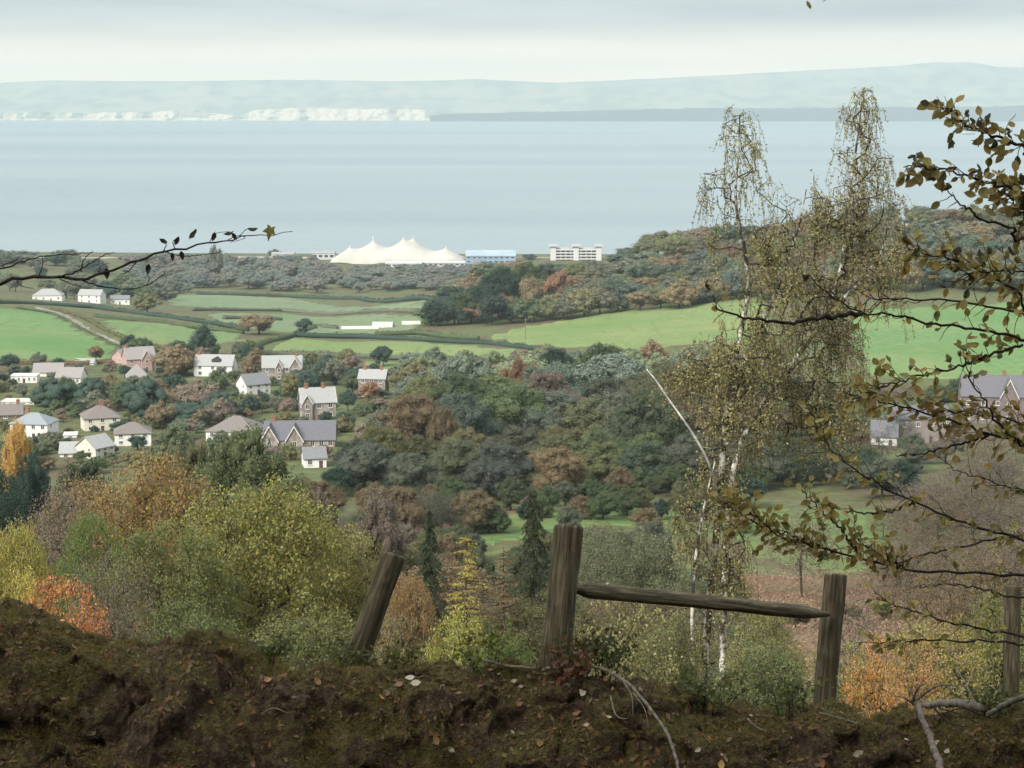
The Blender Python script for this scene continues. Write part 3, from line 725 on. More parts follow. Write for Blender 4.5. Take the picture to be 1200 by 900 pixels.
def chain(pts, r0, r1, sides=8, caps=True, rng=None, rough=0.0):
    """one continuous tapered tube along a polyline"""
    P = np.asarray(pts, float); n = len(P); d = unit(np.gradient(P, axis=0))
    ref = np.array([0, 0, 1.]) if abs(d[0, 2]) < .8 else np.array([1., 0, 0])
    R = np.linspace(r0, r1, n) if np.isscalar(r0) else np.asarray(r0)
    ang = np.linspace(0, 2 * np.pi, sides + 1)[:-1]; V = []
    for i in range(n):
        a = np.cross(d[i], ref); a /= np.linalg.norm(a) + 1e-9; b = np.cross(d[i], a)
        rr = R[i] * (1 + (rng.normal(size=sides) * rough if rng is not None else 0))
        V.append(P[i] + np.outer(np.cos(ang) * rr, a) + np.outer(np.sin(ang) * rr, b))
    V = np.concatenate(V); k = np.arange(sides); k2 = (k + 1) % sides
    F = np.concatenate([np.stack([k, k2, k2 + sides, k + sides], 1) + i * sides for i in range(n - 1)])
    Fs = [F]
    if caps: Fs.append(np.array([k[::-1], k + (n - 1) * sides]))
    return V, Fs
def smooth_path(ctrl, n):
    C = np.asarray(ctrl, float); C = np.vstack([2 * C[0] - C[1], C, 2 * C[-1] - C[-2]]); out_ = []
    m = len(C) - 3
    for t in np.linspace(0, m - 1e-6, n):
        i = int(t); u = t - i; p0, p1, p2, p3 = C[i:i + 4]
        out_.append(.5 * ((2 * p1) + (-p0 + p2) * u + (2 * p0 - 5 * p1 + 4 * p2 - p3) * u * u + (-p0 + 3 * p1 - 3 * p2 + p3) * u ** 3))
    return np.array(out_)
def grow(targets, trunk, step, rng, jit=.15, rt=.01, power=.48, up=.3):
    """link every target to the nearest part of the growing skeleton; returns nodes, parents, radii, tips"""
    nodes = [np.array(p) for p in trunk]; par = [-1] + list(range(len(trunk) - 1))
    base = np.array(trunk[0]); A = np.zeros((len(trunk) + len(targets) * 12, 3)); A[:len(nodes)] = nodes; cnt = len(nodes)
    T = np.asarray(targets); order = np.argsort(np.linalg.norm(T - T.mean(0), axis=1) + rng.random(len(T)) * .01); tips = []
    for k in order:
        t = T[k]; B = A[:cnt]; dv = t - B
        cost = np.linalg.norm(dv, axis=1) + up * np.maximum(0, B[:, 2] - t[2] + np.linalg.norm(dv[:, :2], axis=1) * .4)
        i = int(np.argmin(cost)); p = B[i].copy(); dist = np.linalg.norm(t - p); n = int(min(11, max(1, round(dist / step)))); prev = i
        mid = (p + t) / 2 + np.array([0, 0, dist * .10]) + rng.normal(size=3) * dist * jit * .5
        for q in range(1, n + 1):
            u = q / n; pt = (1 - u) ** 2 * p + 2 * u * (1 - u) * mid + u * u * t + (rng.normal(size=3) * step * jit * .5 if q < n else 0)
            if cnt >= len(A): break
            A[cnt] = pt; par.append(prev); prev = cnt; cnt += 1
        tips.append(prev)
    A = A[:cnt]; w = np.zeros(cnt); w[tips] = 1
    for i in range(cnt - 1, 0, -1): w[par[i]] += w[i]
    R = rt * np.maximum(w, .6) ** power
    return A, np.array(par), R, np.array(tips)
def skeleton_mesh(A, par, R, mat, sides=5, name='trunk', rmin=0):
    i = np.arange(1, len(A)); i = i[par[1:] >= 0]; i = i[R[i] >= rmin]
    V, F = tubes(A[par[i]], A[i], np.minimum(R[par[i]], R[i] * 1.6), R[i], sides); return mesh_np(name, V, F, mat, smooth=True)

# ---------------- prototypes, all 1 m high and 1 m wide; placed by scaling
def lobe_tree(seed, nlobes, nleaf, size, cz=.58, rz=.42, lr=(.13, .22), core=.8, low=.16, spread_=1.0, mat=None, pointy=0.0):
    rng = np.random.default_rng(seed)
    # a few main masses, then lobes on them: an uneven outline
    main = []
    for k in range(6):
        a = k / 6 * 2 * np.pi + rng.random() * .8; r = .16 + .16 * rng.random()
        main.append((r * math.cos(a), r * math.sin(a), cz + rng.uniform(-.6, .55) * rz * .8))
    main.append((rng.normal() * .05, rng.normal() * .05, cz + rz * .45)); main = np.array(main)
    C = []; 
    while len(C) < nlobes:
        d = unit(rng.normal(size=3)); 
        if d[2] < -.55: continue
        c = main[rng.integers(len(main))] + d * np.array([.22, .22, .22 * rz / .42]) * rng.uniform(.6, 1.1)
        q = (c[0] / .40) ** 2 + (c[1] / .40) ** 2 + ((c[2] - cz) / (rz * .86)) ** 2
        if q > 1.15 * (1 - pointy * max(0, (c[2] - cz) / rz)): continue
        C.append(c)
    C = np.array(C); Rl = rng.uniform(*lr, size=nlobes) * (1.12 - .35 * np.clip((C[:, 2] - cz) / rz, 0, 1))
    k = rng.choice(nlobes, nleaf, p=Rl ** 2 / np.sum(Rl ** 2)); d = unit(rng.normal(size=(nleaf, 3)) + np.array([0, 0, .35]))
    P = C[k] + d * (Rl[k] * (.62 + .62 * rng.random(nleaf) ** 1.4))[:, None]
    P += (vnoise(P, 12, seed)[:, None] * .09) * d
    Nn = unit(d * .8 + np.array([0, 0, .25]) + rng.normal(size=(nleaf, 3)) * .75)
    ok = P[:, 2] > low; P, Nn, k = P[ok], Nn[ok], k[ok]
    V, F = leaf_quads(P, Nn, size, rng, .7)
    lv = (rng.random(nlobes) - .5) * .35
    col = leaf_cols(len(P), rng, lv[k])
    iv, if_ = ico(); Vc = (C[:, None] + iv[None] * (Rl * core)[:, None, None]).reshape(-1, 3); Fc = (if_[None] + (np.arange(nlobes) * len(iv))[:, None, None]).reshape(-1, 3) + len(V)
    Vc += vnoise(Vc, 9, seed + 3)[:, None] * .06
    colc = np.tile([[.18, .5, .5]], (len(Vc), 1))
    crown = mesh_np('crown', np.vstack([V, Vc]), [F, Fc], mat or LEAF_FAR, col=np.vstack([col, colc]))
    # trunk and the main limbs
    tr = [np.array([0, 0, -.08]), np.array([.01, 0, .12]), np.array([0, .01, cz - rz * .4])]
    segs0, segs1, r0, r1 = [tr[0], tr[1]], [tr[1], tr[2]], [.035, .026], [.026, .018]
    for m_ in main: segs0.append(tr[2]); segs1.append(m_); r0.append(.014); r1.append(.005)
    Vt, Ft = tubes(segs0, segs1, r0, r1, 6)
    return crown, mesh_np('trunk', Vt, Ft, BARK, smooth=True)
def branch_tree(seed, ntarget, leaves_per, lsize, crad, cz=.60, rz=.40, shape='round', rt=.0016, mat=None, bark=None, stems=1, low=.12, bare=0.0, lrad=.5, power=.46):
    rng = np.random.default_rng(seed); T = []
    while len(T) < ntarget:
        d = unit(rng.normal(size=3)) * rng.random() ** .36
        p = np.array([d[0] * lrad * .93, d[1] * lrad * .93, cz + d[2] * rz])
        if p[2] < low: continue
        if vnoise(p[None], 5.0, seed + 50)[0] < -.13: continue      # gaps in the crown
        if shape == 'cone' and np.hypot(p[0], p[1]) > .5 * (1.05 - p[2]): continue
        T.append(p)
    T = np.array(T); out_n, out_p, out_r, out_t, off = [], [], [], [], 0
    for s_ in range(stems):
        o = np.array([rng.normal() * .03, rng.normal() * .03, -.08]) if stems > 1 else np.array([0, 0, -.08])
        top = np.array([rng.normal() * .03 * (1 + 3 * (stems > 1)), rng.normal() * .03 * (1 + 3 * (stems > 1)), cz - rz * .25 if stems == 1 else cz])
        trunk = [o + (top - o) * u + rng.normal(size=3) * .008 for u in np.linspace(0, 1, 6)]
        A, par, R, tips = grow(T[s_::stems], trunk, .06, rng, rt=rt, power=power)
        out_n.append(A); out_p.append(np.where(par >= 0, par + off, -1)); out_r.append(R); out_t.append(tips + off); off += len(A)
    A = np.vstack(out_n); par = np.concatenate(out_p); R = np.concatenate(out_r); tips = np.concatenate(out_t)
    i = np.where(par >= 0)[0]; Vt, Ft = tubes(A[par[i]], A[i], np.minimum(R[par[i]], R[i] * 1.7), R[i], 5)
    trunk = mesh_np('trunk', Vt, Ft, bark or BARK, smooth=True)
    if bare: tips = tips[rng.random(len(tips)) > bare]
    k = np.repeat(tips, leaves_per); g = rng.normal(size=(len(k), 3)); P = A[k] + g * crad * np.array([1, 1, .7])
    Nn = unit(unit(g) * .5 + np.array([0, 0, .6]) + rng.normal(size=g.shape) * .6)
    P = P[:]; V, F = leaf_quads(P, Nn, lsize, rng, .6)
    cl = (vnoise(A[k], 7, seed + 9) * .5)
    return mesh_np('crown', V, F, mat or LEAF, col=leaf_cols(len(P), rng, cl)), trunk
def conifer(seed, whorls=26, per=7, sparse=0.0, droop=.35, nl=34, size=.009):
    rng = np.random.default_rng(seed); P = []; Nn = []; s0, s1, r0, r1 = [np.array([0, 0, -.08])], [np.array([0, 0, 1.])], [.018], [.002]
    for w in range(whorls):
        z = .10 + .89 * (w / whorls) ** .92; Lb = .5 * (1 - z) ** .75 * (.75 + .5 * rng.random()) + .02
        for j in range(per):
            if rng.random() < sparse: continue
            a = rng.random() * 6.283; l = Lb * rng.uniform(.6, 1.08); b = np.array([0, 0, z + rng.normal() * .008])
            e = b + np.array([l * math.cos(a), l * math.sin(a), -l * droop * rng.uniform(.4, 1.2)]); s0.append(b); s1.append(e); r0.append(.003); r1.append(.0008)
            n = int(nl * (.4 + l * 2)); u = rng.random(n) ** .7; q = b + (e - b) * u[:, None]; sd_ = np.array([-math.sin(a), math.cos(a), 0])
            q = q + sd_ * (rng.normal(size=n) * .16 * l * (1.1 - u * .6))[:, None] + np.array([0, 0, -1]) * (rng.random(n) * .05 * l + .004)[:, None]
            P.append(q); Nn.append(unit(np.array([0, 0, 1.]) + rng.normal(size=(n, 3)) * .55))
    P = np.vstack(P); Nn = np.vstack(Nn); V, F = leaf_quads(P, Nn, size, rng, .35)
    Vt, Ft = tubes(s0, s1, r0, r1, 6)
    return mesh_np('crown', V, F, LEAF, col=leaf_cols(len(P), rng)), mesh_np('trunk', Vt, Ft, BARK, smooth=True)
PROTO = {
    'far': [lobe_tree(10 + i, 62, 9000, .0150, cz=.54, rz=.46, low=.05, lr=(.075, .165), core=.62) for i in range(8)],
    'mid': [lobe_tree(40 + i, 130, 30000, .0088, lr=(.045, .125), core=.6, cz=.55, rz=.45, low=.05, mat=LEAF) for i in range(4)],
    'round': [lobe_tree(60 + i, 60, 9000, .014, cz=.50, rz=.46, lr=(.12, .17), low=.02, core=.85) for i in range(2)],
    'spruce': [conifer(80, 34, 10, nl=110, size=.011), conifer(81, 32, 9, droop=.5, nl=110, size=.011)],
    'larch': [conifer(83, 26, 7, sparse=.25, droop=.15, nl=70, size=.0085), conifer(84, 28, 6, sparse=.2, droop=.05, nl=70, size=.008)],
    'near': [branch_tree(100 + i, 620, 62, .0072, .030, rt=.0011) for i in range(4)],
    'bare': [branch_tree(120 + i, 900, 14, .0065, .024, rt=.0008, bark=BARK, bare=.15, power=.41) for i in range(3)],
    'shrub': [branch_tree(140 + i, 360, 42, .0105, .038, cz=.5, rz=.47, rt=.0018, stems=5, low=.05) for i in range(4)],
    'sapling': [branch_tree(150 + i, 260, 20, .0125, .045, cz=.52, rz=.46, rt=.0016, stems=3, low=.08) for i in range(2)],
}
TRNG = np.random.default_rng(7); _use = {}
def jitcol(c, a=.12):
    k = 1 + TRNG.normal() * a; return tuple(float(np.clip(x * k * (1 + TRNG.normal() * a * .35), .006, .9)) for x in c)
def tree(kind, px, ytop, wpx, D, color, label, group=None, name=None, cat='tree', minh=2.0, h=None, jit=.06, base=None):
    X = (px - 600) / FPX * D * 1.011; g = float(ter(X, D))
    if h is None: h = max(minh, float(at(px, ytop, D)[2]) - g)
    w = wpx * mpp(D) * 1.05
    i = _use.get(kind, 0); _use[kind] = i + 1; cr, tr = PROTO[kind][i % len(PROTO[kind])]
    nm = name or {'spruce': 'spruce_tree', 'larch': 'larch_tree', 'shrub': 'shrub', 'sapling': 'shrub', 'bare': 'bare_tree', 'round': 'yew_tree'}.get(kind, 'broadleaf_tree')
    t = thing(nm, label, cat, (X, D, g - .05 * h * (kind in ('far', 'mid', 'round'))), TRNG.random() * 6.28, group, (w, w * TRNG.uniform(.9, 1.1), h))
    obj('trunk', tr, t); obj('crown', cr, t, color=jitcol(color, jit)); return t

# palette (base colours of leaves)
C_DARK = (.036, .060, .044); C_GREEN = (.075, .098, .048); C_OLIVE = (.120, .118, .055); C_GREY = (.100, .112, .078)
C_BROWN = (.155, .118, .070); C_RUST = (.190, .110, .066); C_PINKBR = (.160, .128, .100); C_YG = (.17, .18, .05); C_YEL = (.28, .22, .05)
C_ORANGE = (.34, .15, .035); C_PALE = (.12, .125, .065)
CW = {C_DARK: 'dark green', C_GREEN: 'green', C_OLIVE: 'olive', C_GREY: 'grey green', C_BROWN: 'brown', C_RUST: 'rusty', C_PINKBR: 'pinkish brown', C_YG: 'yellow green', C_YEL: 'yellow', C_PALE: 'pale olive'}
def side(u, a, b):
    f = (u - a) / (b - a); return ('left end', 'left part', 'middle', 'right part', 'right end')[int(np.clip(f * 5, 0, 4))]
def size(h, a, b): return 'small' if h < a + (b - a) * .33 else ('large' if h > a + (b - a) * .67 else 'middling')
def pick(rng, pal):
    w = np.array([p[1] for p in pal], float); return pal[rng.choice(len(pal), p=w / w.sum())][0]

# ---------------- trees on the wooded hill, front rows at its foot and rising to the crest
rng = np.random.default_rng(21)
H_BLUE = (.066, .090, .070); H_GREY = (.090, .105, .070); H_OLIVE = (.112, .116, .056); H_BROWN = (.145, .112, .062); H_MAUVE = (.112, .104, .070)  # H_BLUE: some distance haze is put into the leaf colour
CW.update({H_BLUE: 'blue green', H_GREY: 'dull grey green', H_OLIVE: 'dull olive', H_BROWN: 'dull brown', H_MAUVE: 'grey brown'})
S_GREY = (.135, .150, .125); S_MAUVE = (.150, .140, .122); S_BLUE = (.110, .132, .122); CW.update({S_GREY: 'pale grey green', S_MAUVE: 'pale grey brown', S_BLUE: 'pale blue green'})  # shore wood palette: paler and bluer, distance haze painted into the leaves
HILLPAL = [(H_BLUE, 2), (H_GREY, 3), (H_OLIVE, 4), (H_BROWN, 3), (H_MAUVE, 2)]
ROWS = [(1052, 0), (1085, 1), (1120, 2), (1160, 3), (1205, 4), (1255, 5), (1310, 6), (1370, 7)]
for D, r in ROWS:
    u = 498 + r * 11 + rng.uniform(0, 10)
    while u < 1235:
        d = D + rng.uniform(-12, 12) + np.interp(u, [500, 620, 860, 1200], [40, 10, 0, -20])
        dark = u < 640 and r < 6
        c = pick(rng, [(C_DARK, 4), (C_GREEN, 3), (C_BROWN, 1.5)] if dark else HILLPAL)
        hh = rng.uniform(12.5, 19) * np.interp(u, [495, 560], [.8, 1])
        if 612 < u < 750:                       # the crest dips here: the apartment block shows above it
            X_ = (u - 600) / FPX * d; hh = min(hh, float(at(u, np.interp(u, [612, 716, 750], [310, 302, 284]) + rng.uniform(0, 5), d)[2]) - float(ter(X_, d)))
            if hh < 5: u += 20; continue
        where = ('along the foot', 'on the lower slope', 'on the upper slope', 'along the crest')[r // 2]
        tree('far', u, 0, rng.uniform(34, 50), d, c, '%s %s tree %s of the wooded hill, %s' % (size(hh, 12.5, 19), CW[c], where, side(u, 498, 1235)), 'trees of the wooded hill', h=hh, jit=.12, name='hill_wood_tree')  # generic broadleaf prototype, no species identified
        u += rng.uniform(26, 38) if r > 1 else rng.uniform(18, 27)
for (u, yt, w, D, c, lb) in ((512, 352, 44, 1075, C_DARK, 'dark bushy tree at the very foot of the left end of the hill wood'), (538, 340, 50, 1085, C_GREEN, 'dark green tree second from the left foot of the hill wood'), (566, 330, 52, 1100, C_DARK, 'broad dark tree third from the left foot of the hill wood'), (592, 308, 56, 1150, C_DARK, 'tall dark evergreen on the left shoulder of the hill wood'), (618, 304, 50, 1180, C_GREEN, 'tall dark tree right of the evergreen on the hill shoulder'), (642, 305, 44, 1190, H_BLUE, 'blue green tree on the skyline below the apartment block')):
    tree('mid', u, yt, w, D, c, lb, jit=0, name='hill_tree')
tree('far', 760, 276, 34, 1380, C_DARK, 'single dark round tree standing out on the crest of the wooded hill', jit=0)
tree('far', 655, 314, 40, 1120, C_RUST, 'broad rust coloured tree near the left end of the wooded hill', jit=0)
tree('far', 622, 322, 34, 1090, C_BROWN, 'light brown tree in front of the rust coloured one on the wooded hill', jit=0)
# ---------------- flat woods below the shore
for k in range(235):
    u = rng.uniform(150, 590); D = rng.uniform(1640, 2110)
    if 225 < u < 510 and D < 1740: D = rng.uniform(1740, 2110)
    if 370 < u < 605 and D > 2010: D = rng.uniform(1760, 2000)
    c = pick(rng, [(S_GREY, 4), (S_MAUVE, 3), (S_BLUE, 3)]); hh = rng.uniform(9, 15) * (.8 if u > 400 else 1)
    tree('far', u, 0, rng.uniform(17, 27), D, c, '%s %s tree in %s row of the low shore wood, %s' % (size(hh, 8, 15), CW[c], 'front' if D < 1860 else 'back', side(u, 150, 590)), 'trees of the low shore wood', h=hh, name='shore_wood_tree')  # same generic broadleaf crowns, species not known
for k in range(46):
    u = rng.uniform(-40, 210); D = rng.uniform(1300, 1950)
    tree('far', u, 0, rng.uniform(16, 30), D, c := pick(rng, [(C_GREY, 4), (C_DARK, 2), (C_GREEN, 2)]), 'hazy %s tree on the far left hillside, %s of that wood' % (CW[c], side(u, -40, 210)), 'trees of the far left hillside', h=rng.uniform(11, 17), name='far_hillside_tree')  # generic broadleaf again, of no particular species
for (u, yt, w, D) in ((255, 286, 20, 1900), (325, 291, 18, 2250), (30, 293, 60, 1950), (82, 291, 36, 1950), (180, 296, 26, 2000)):
    tree('far', u, yt, w, D, C_GREY, 'taller hazy tree rising above the shoreline near x %d' % u if False else {255: 'tall hazy tree standing against the sea right of the bare branch', 325: 'small round dark tree on the shoreline against the sea', 30: 'broad hazy crown against the sea at the far left', 82: 'round hazy crown against the sea, second from the left edge', 180: 'hazy tree against the sea under the middle of the bare branch'}[u])
for (u, yt, w) in ((487, 285, 14), (567, 294, 9), (596, 294, 9), (378, 296, 9), (620, 297, 22)):
    tree('far', u, yt, w, 2330 if u != 620 else 2200, C_DARK, {487: 'dark tree top showing between two peaks of the white tents', 567: 'small dark tree behind the blue hall, left one', 596: 'small dark tree behind the blue hall, right one', 378: 'small dark tree left of the white tents', 620: 'round tree between the blue hall and the apartment block'}[u])

def clear_of_houses(u, D, w, h):
    X = (u - 600) / FPX * D; g = float(ter(X, D)); s = mpp(D)
    yb = 450 + FPX * math.tan(math.atan((EYE - g) / D) - PITCH); yt = yb - h / s
    for (a, b, t, bt, hd) in HOUSE_RECTS:
        if D < hd + 6 and u + w * .5 > a and u - w * .5 < b and yt < bt - (bt - t) * .46 and yb > t: return False
        if abs(D - hd) < 7 and a - w * .25 < u < b + w * .25: return False
    return True
# ---------------- big wood in the middle
rng = np.random.default_rng(33)
W_BLUE = (.105, .130, .098); W_GREEN = (.130, .148, .080); CW.update({W_BLUE: 'blue green', W_GREEN: 'mid green'})  # wood palette lightened, part of the haze painted into the leaf colour
WOODPAL = [(W_GREEN, 4), (W_BLUE, 4), (C_GREY, 2.5), (C_OLIVE, 3), (C_BROWN, 1.6), (C_DARK, .6)]
for D in (415, 455, 505, 555, 610, 665, 715, 760):
    u = np.interp(D, [415, 520, 755], [400, 425, 470]) + rng.uniform(0, 20)
    u1 = np.interp(D, [415, 600, 755], [860, 880, 800])
    while u < u1:
        sz = 620 / D
        hh = rng.uniform(17, 25) * (.66 if D < 470 else (.9 if D < 520 else (1 if D < 600 else (.82 if D < 640 else (.6 if D < 700 else .46))))); c = pick(rng, WOODPAL)
        if not clear_of_houses(u, D, hh * 1.2 / mpp(D), hh): u += 16; continue
        row = 'upper rows' if D > 640 else ('middle rows' if D > 500 else 'lower rows')
        tree('far' if D > 600 else 'mid', u, 0, hh * rng.uniform(1.05, 1.4) / mpp(D), D + rng.uniform(-12, 12), c, '%s %s tree in the %s of the dense wood, %s' % (size(hh, 8, 25), CW[c], row, side(u, 400, 880)), 'trees of the dense wood', h=hh, name='dense_wood_tree', jit=.14)  # generic broadleaf trees, any species name is made up
        u += rng.uniform(44, 66) * sz * (.72 if D < 520 else (1 if D < 650 else .7))
tree('mid', 640, 428, 92, 520, C_PINKBR, 'broad red brown tree in the middle of the dense wood', jit=0)
tree('mid', 612, 416, 60, 560, C_RUST, 'rust coloured crown at the top of the dense wood', jit=0)
tree('mid', 545, 432, 95, 540, C_GREEN, 'broad dark green oak in the middle of the dense wood', jit=0)
tree('mid', 520, 474, 40, 470, C_BROWN, 'slim brown tree in front of the broad dark green oak', jit=0)
tree('mid', 655, 506, 66, 450, C_PALE, 'pale olive tree at the lower edge of the dense wood', jit=0)
tree('mid', 760, 452, 110, 470, (.075, .095, .055), 'broad grey green tree in the dense wood left of the birches', jit=0)
tree('mid', 700, 398, 80, 640, C_GREEN, 'large green crown at the top right of the dense wood', jit=0)
tree('mid', 650, 405, 60, 650, C_DARK, 'large dark crown at the top of the dense wood beside the field', jit=0)
tree('mid', 735, 548, 46, 420, C_GREY, 'round grey green bush below the dense wood', jit=0)
tree('mid', 590, 540, 70, 420, C_OLIVE, 'olive tree at the bottom of the dense wood above the red bracken', jit=0)
tree('mid', 475, 548, 52, 415, C_DARK, 'dark bushy tree at the lower left of the dense wood', jit=0)
tree('mid', 425, 512, 80, 430, C_DARK, 'dark green tree right below the small grey roofed cottage', jit=0)
# ---------------- right-hand middle distance behind birches and beech
for D in (430, 480, 540, 600):
    u = 880 + rng.uniform(0, 20)
    while u < 1240:
        if not (1040 < u < 1215 and D < 600 and rng.random() < .9):
            tree('mid' if rng.random() < .7 else 'bare', u, 0, rng.uniform(50, 80) * 500 / D, D, c := pick(rng, [(C_DARK, 2), (C_GREY, 3), (C_PINKBR, 2), (C_GREEN, 2)]), '%s tree in the valley behind the birches, %s %s' % (CW[c], side(u, 880, 1240), 'near the grass' if D < 500 else 'near the houses'), 'valley trees behind the birches', h=rng.uniform(8, 13), name='valley_tree')
        u += rng.uniform(40, 62) * 500 / D
for k in range(26):
    u = rng.uniform(930, 1240); D = rng.uniform(230, 400)
    if u < 1080 and D > 270: continue
    tree('bare', u, 0, rng.uniform(70, 110) * 320 / D, D, c := pick(rng, [(C_PINKBR, 4), (C_BROWN, 2)]), '%s %s half bare tree on the right slope, %s' % (size(D, 230, 400).replace('small', 'near').replace('large', 'far').replace('middling', 'midway'), CW[c], side(u, 930, 1240)), 'half bare trees on the right slope', h=rng.uniform(10, 19) * min(1, D / 330))
# ---------------- village trees, kept off the houses
rng = np.random.default_rng(5)
VP = [(C_DARK, 3), (C_GREEN, 3), (C_GREY, 3), (C_BROWN, 2), (C_PINKBR, 1.5), (C_OLIVE, 2)]
nv = 0
for k in range(12000):
    if nv > 430: break
    D = rng.uniform(455, 850); u = rng.uniform(-40, 450); small = rng.random() < .55; h = rng.uniform(2.2, 4.5) if small else rng.uniform(5, 11); w = h * (rng.uniform(1.1, 1.6) if small else rng.uniform(.85, 1.15)) / mpp(D)
    if (u < 150 and D > 765) or (295 < u < 460 and D > 800) or not clear_of_houses(u, D, w, h): continue
    nv += 1; c = pick(rng, VP); zone = 'in the lowest gardens' if D < 560 else ('in the middle of the village' if D < 680 else 'along the top of the village')
    tree('far', u, 0, w, D, c, '%s %s %s %s, %s' % (size(h, 2.2, 4.5) if small else size(h, 5, 11), CW[c], 'bush' if small else 'tree', zone, side(u, -40, 450)), 'garden bushes of the village' if small else 'garden trees of the village', h=h, name='garden_bush' if small else 'garden_tree', cat='bush' if small else 'tree')
for (u, yt, w, yb, lb) in ((62, 441, 50, 476, 'round dark yew tree in front of the low white bungalows, leftmost of three'), (107, 440, 40, 478, 'round dark yew tree between the bungalows and the pink house, middle of three'), (168, 440, 54, 490, 'broad round dark yew tree below the pink house, rightmost of three'), (215, 470, 60, 500, 'low dark yew clump left of the brown roofed house'), (258, 458, 50, 492, 'dark yew under the white house with the dormer'), (352, 432, 50, 462, 'dark spreading evergreen behind the central stone house')):
    p = hit(u, yb); tree('round', u, yt, w, p[1], C_DARK, lb, jit=0)
tree('far', 238, 378, 34, hit(238, 420)[1], C_DARK, 'tall dark holm oak above the white house with the dormer', jit=0)
tree('far', 205, 400, 56, hit(205, 440)[1], C_BROWN, 'brown rounded tree left of the white house with the dormer', jit=0)
tree('far', 230, 442, 60, hit(230, 486)[1], C_PINKBR, 'reddish brown tree below the white house with the dormer', jit=0)
tree('far', 434, 446, 26, hit(434, 470)[1] - 3, C_RUST, 'rusty creeper bush climbing the tall brown stone house', jit=0)
tree('far', 113, 404, 20, hit(113, 424)[1], C_BROWN, 'small round brown tree at the corner of the bright green field', jit=0)
tree('far', 304, 403, 14, hit(304, 416)[1], C_DARK, 'small round dark tree in the hedge above the stone house', jit=0)
tree('far', 358, 372, 22, hit(358, 392)[1], C_DARK, 'single dark green tree beside the hedge of the yellow green field', jit=0)
tree('far', 305, 366, 44, hit(305, 392)[1], C_BROWN, 'wide brown tree left of the yellow green field', jit=0)
tree('far', 175, 344, 34, hit(175, 366)[1], C_OLIVE, 'olive tree by the long hedge behind the bright green field', jit=0)
for i, u in enumerate((118, 176, 188, 150)): tree('spruce', u, 480 + (i % 2) * 5, 9, 585 - i * 3, (.09, .12, .09), 'small pale grey conifer in front of the dark yews', 'small pale conifers below the yews')

# ---------------- hedges
def hedge(label, pts, h=2.2, w=2.4, color=C_DARK, dens=26, size=.30):
    rng_ = np.random.default_rng(abs(hash(label)) % 1000 if False else sum(map(ord, label)))
    P = np.array([hit(*p) for p in pts]); seg = np.linalg.norm(np.diff(P, axis=0), axis=1); cum = np.concatenate([[0], np.cumsum(seg)]); Lt = cum[-1]
    n = int(min(9000, Lt * dens)); s_ = rng_.random(n) * Lt
    x = np.interp(s_, cum, P[:, 0]); y = np.interp(s_, cum, P[:, 1]); a = rng_.uniform(-.3, np.pi + .3, n)
    hv = h * (.85 + .5 * vnoise(np.stack([s_, s_ * 0, s_ * 0], 1), .12, 3) + .3 * vnoise(np.stack([s_, s_ * 0, s_ * 0], 1), .6, 4))
    tx = np.gradient(P[:, 0]); ty = np.gradient(P[:, 1]); nx_ = np.interp(s_, cum, -ty); ny_ = np.interp(s_, cum, tx); nn = np.hypot(nx_, ny_); nx_ /= nn; ny_ /= nn
    ox = np.cos(a) * w / 2; x2 = x + nx_ * ox; y2 = y + ny_ * ox; z = ter(x2, y2) + .3 + np.maximum(0, np.sin(a)) * hv
    Pn = np.stack([nx_ * np.cos(a), ny_ * np.cos(a), np.sin(a)], 1) + rng_.normal(size=(n, 3)) * .5
    V, F = leaf_quads(np.stack([x2, y2, z], 1), unit(Pn), size, rng_, .7)
    m = max(2, int(Lt / 3)); ss = np.linspace(0, Lt, m); cx_ = np.interp(ss, cum, P[:, 0]); cy2 = np.interp(ss, cum, P[:, 1]); cz_ = ter(cx_, cy2) + h * .35
    Vc, Fc = chain(np.stack([cx_, cy2, cz_], 1), h * .5, h * .5, 8)
    me = mesh_np('hedge', np.vstack([V, Vc]), [F] + [f + len(V) for f in Fc], LEAF_FAR, col=np.vstack([leaf_cols(n, rng_), np.tile([[.2, .5, .5]], (len(Vc), 1))]))
    o = obj('hedge', me, color=jitcol(color, .05)); tag(o, label, 'hedge')
hedge('long dark hedge along the back of the bright green field on the left', [(-40, 356), (40, 357), (110, 361), (175, 370), (250, 380), (290, 388)], 2.6, color=C_DARK)
hedge('hedge bordering the farm track on its upper side', [(60, 363), (100, 374), (125, 389), (160, 403), (200, 410)], 1.8, color=C_OLIVE)
hedge('low clipped hedge on the lower side of the farm track', [(20, 361), (62, 368), (94, 385), (118, 397), (142, 408)], 1.0, 1.2, color=C_GREEN)
hedge('second hedge below the long dark hedge, reaching the holm oak', [(110, 372), (180, 378), (240, 386), (285, 391)], 2.2, color=C_GREEN)
hedge('dark straight hedge along the top of the yellow green field', [(345, 394), (420, 396), (500, 400), (570, 404), (632, 411)], 2.6, color=C_DARK)
hedge('sloping hedge at the left end of the yellow green field', [(292, 411), (315, 402), (345, 394), (370, 386)], 2.6, color=C_GREEN)
hedge('hedge below the small green paddock in the village', [(290, 417), (330, 416), (420, 419), (520, 423), (600, 424)], 2.4, color=C_GREY)
hedge('faint hedge crossing the pale flat fields', [(225, 364), (330, 365), (420, 367), (500, 368)], 2.6, color=C_GREY)
hedge('short dark hedge in the middle of the pale flat fields', [(345, 383), (372, 384), (395, 386)], 2.6, color=C_GREY)
hedge('hedge at the foot of the wooded hill beside the pale flat fields', [(440, 394), (490, 392), (520, 396), (560, 399)], 3.0, color=C_GREEN)
hedge('hedge along the lower edge of the bright field on the left', [(-40, 430), (40, 428), (100, 428), (138, 424)], 2.2, color=C_BROWN)
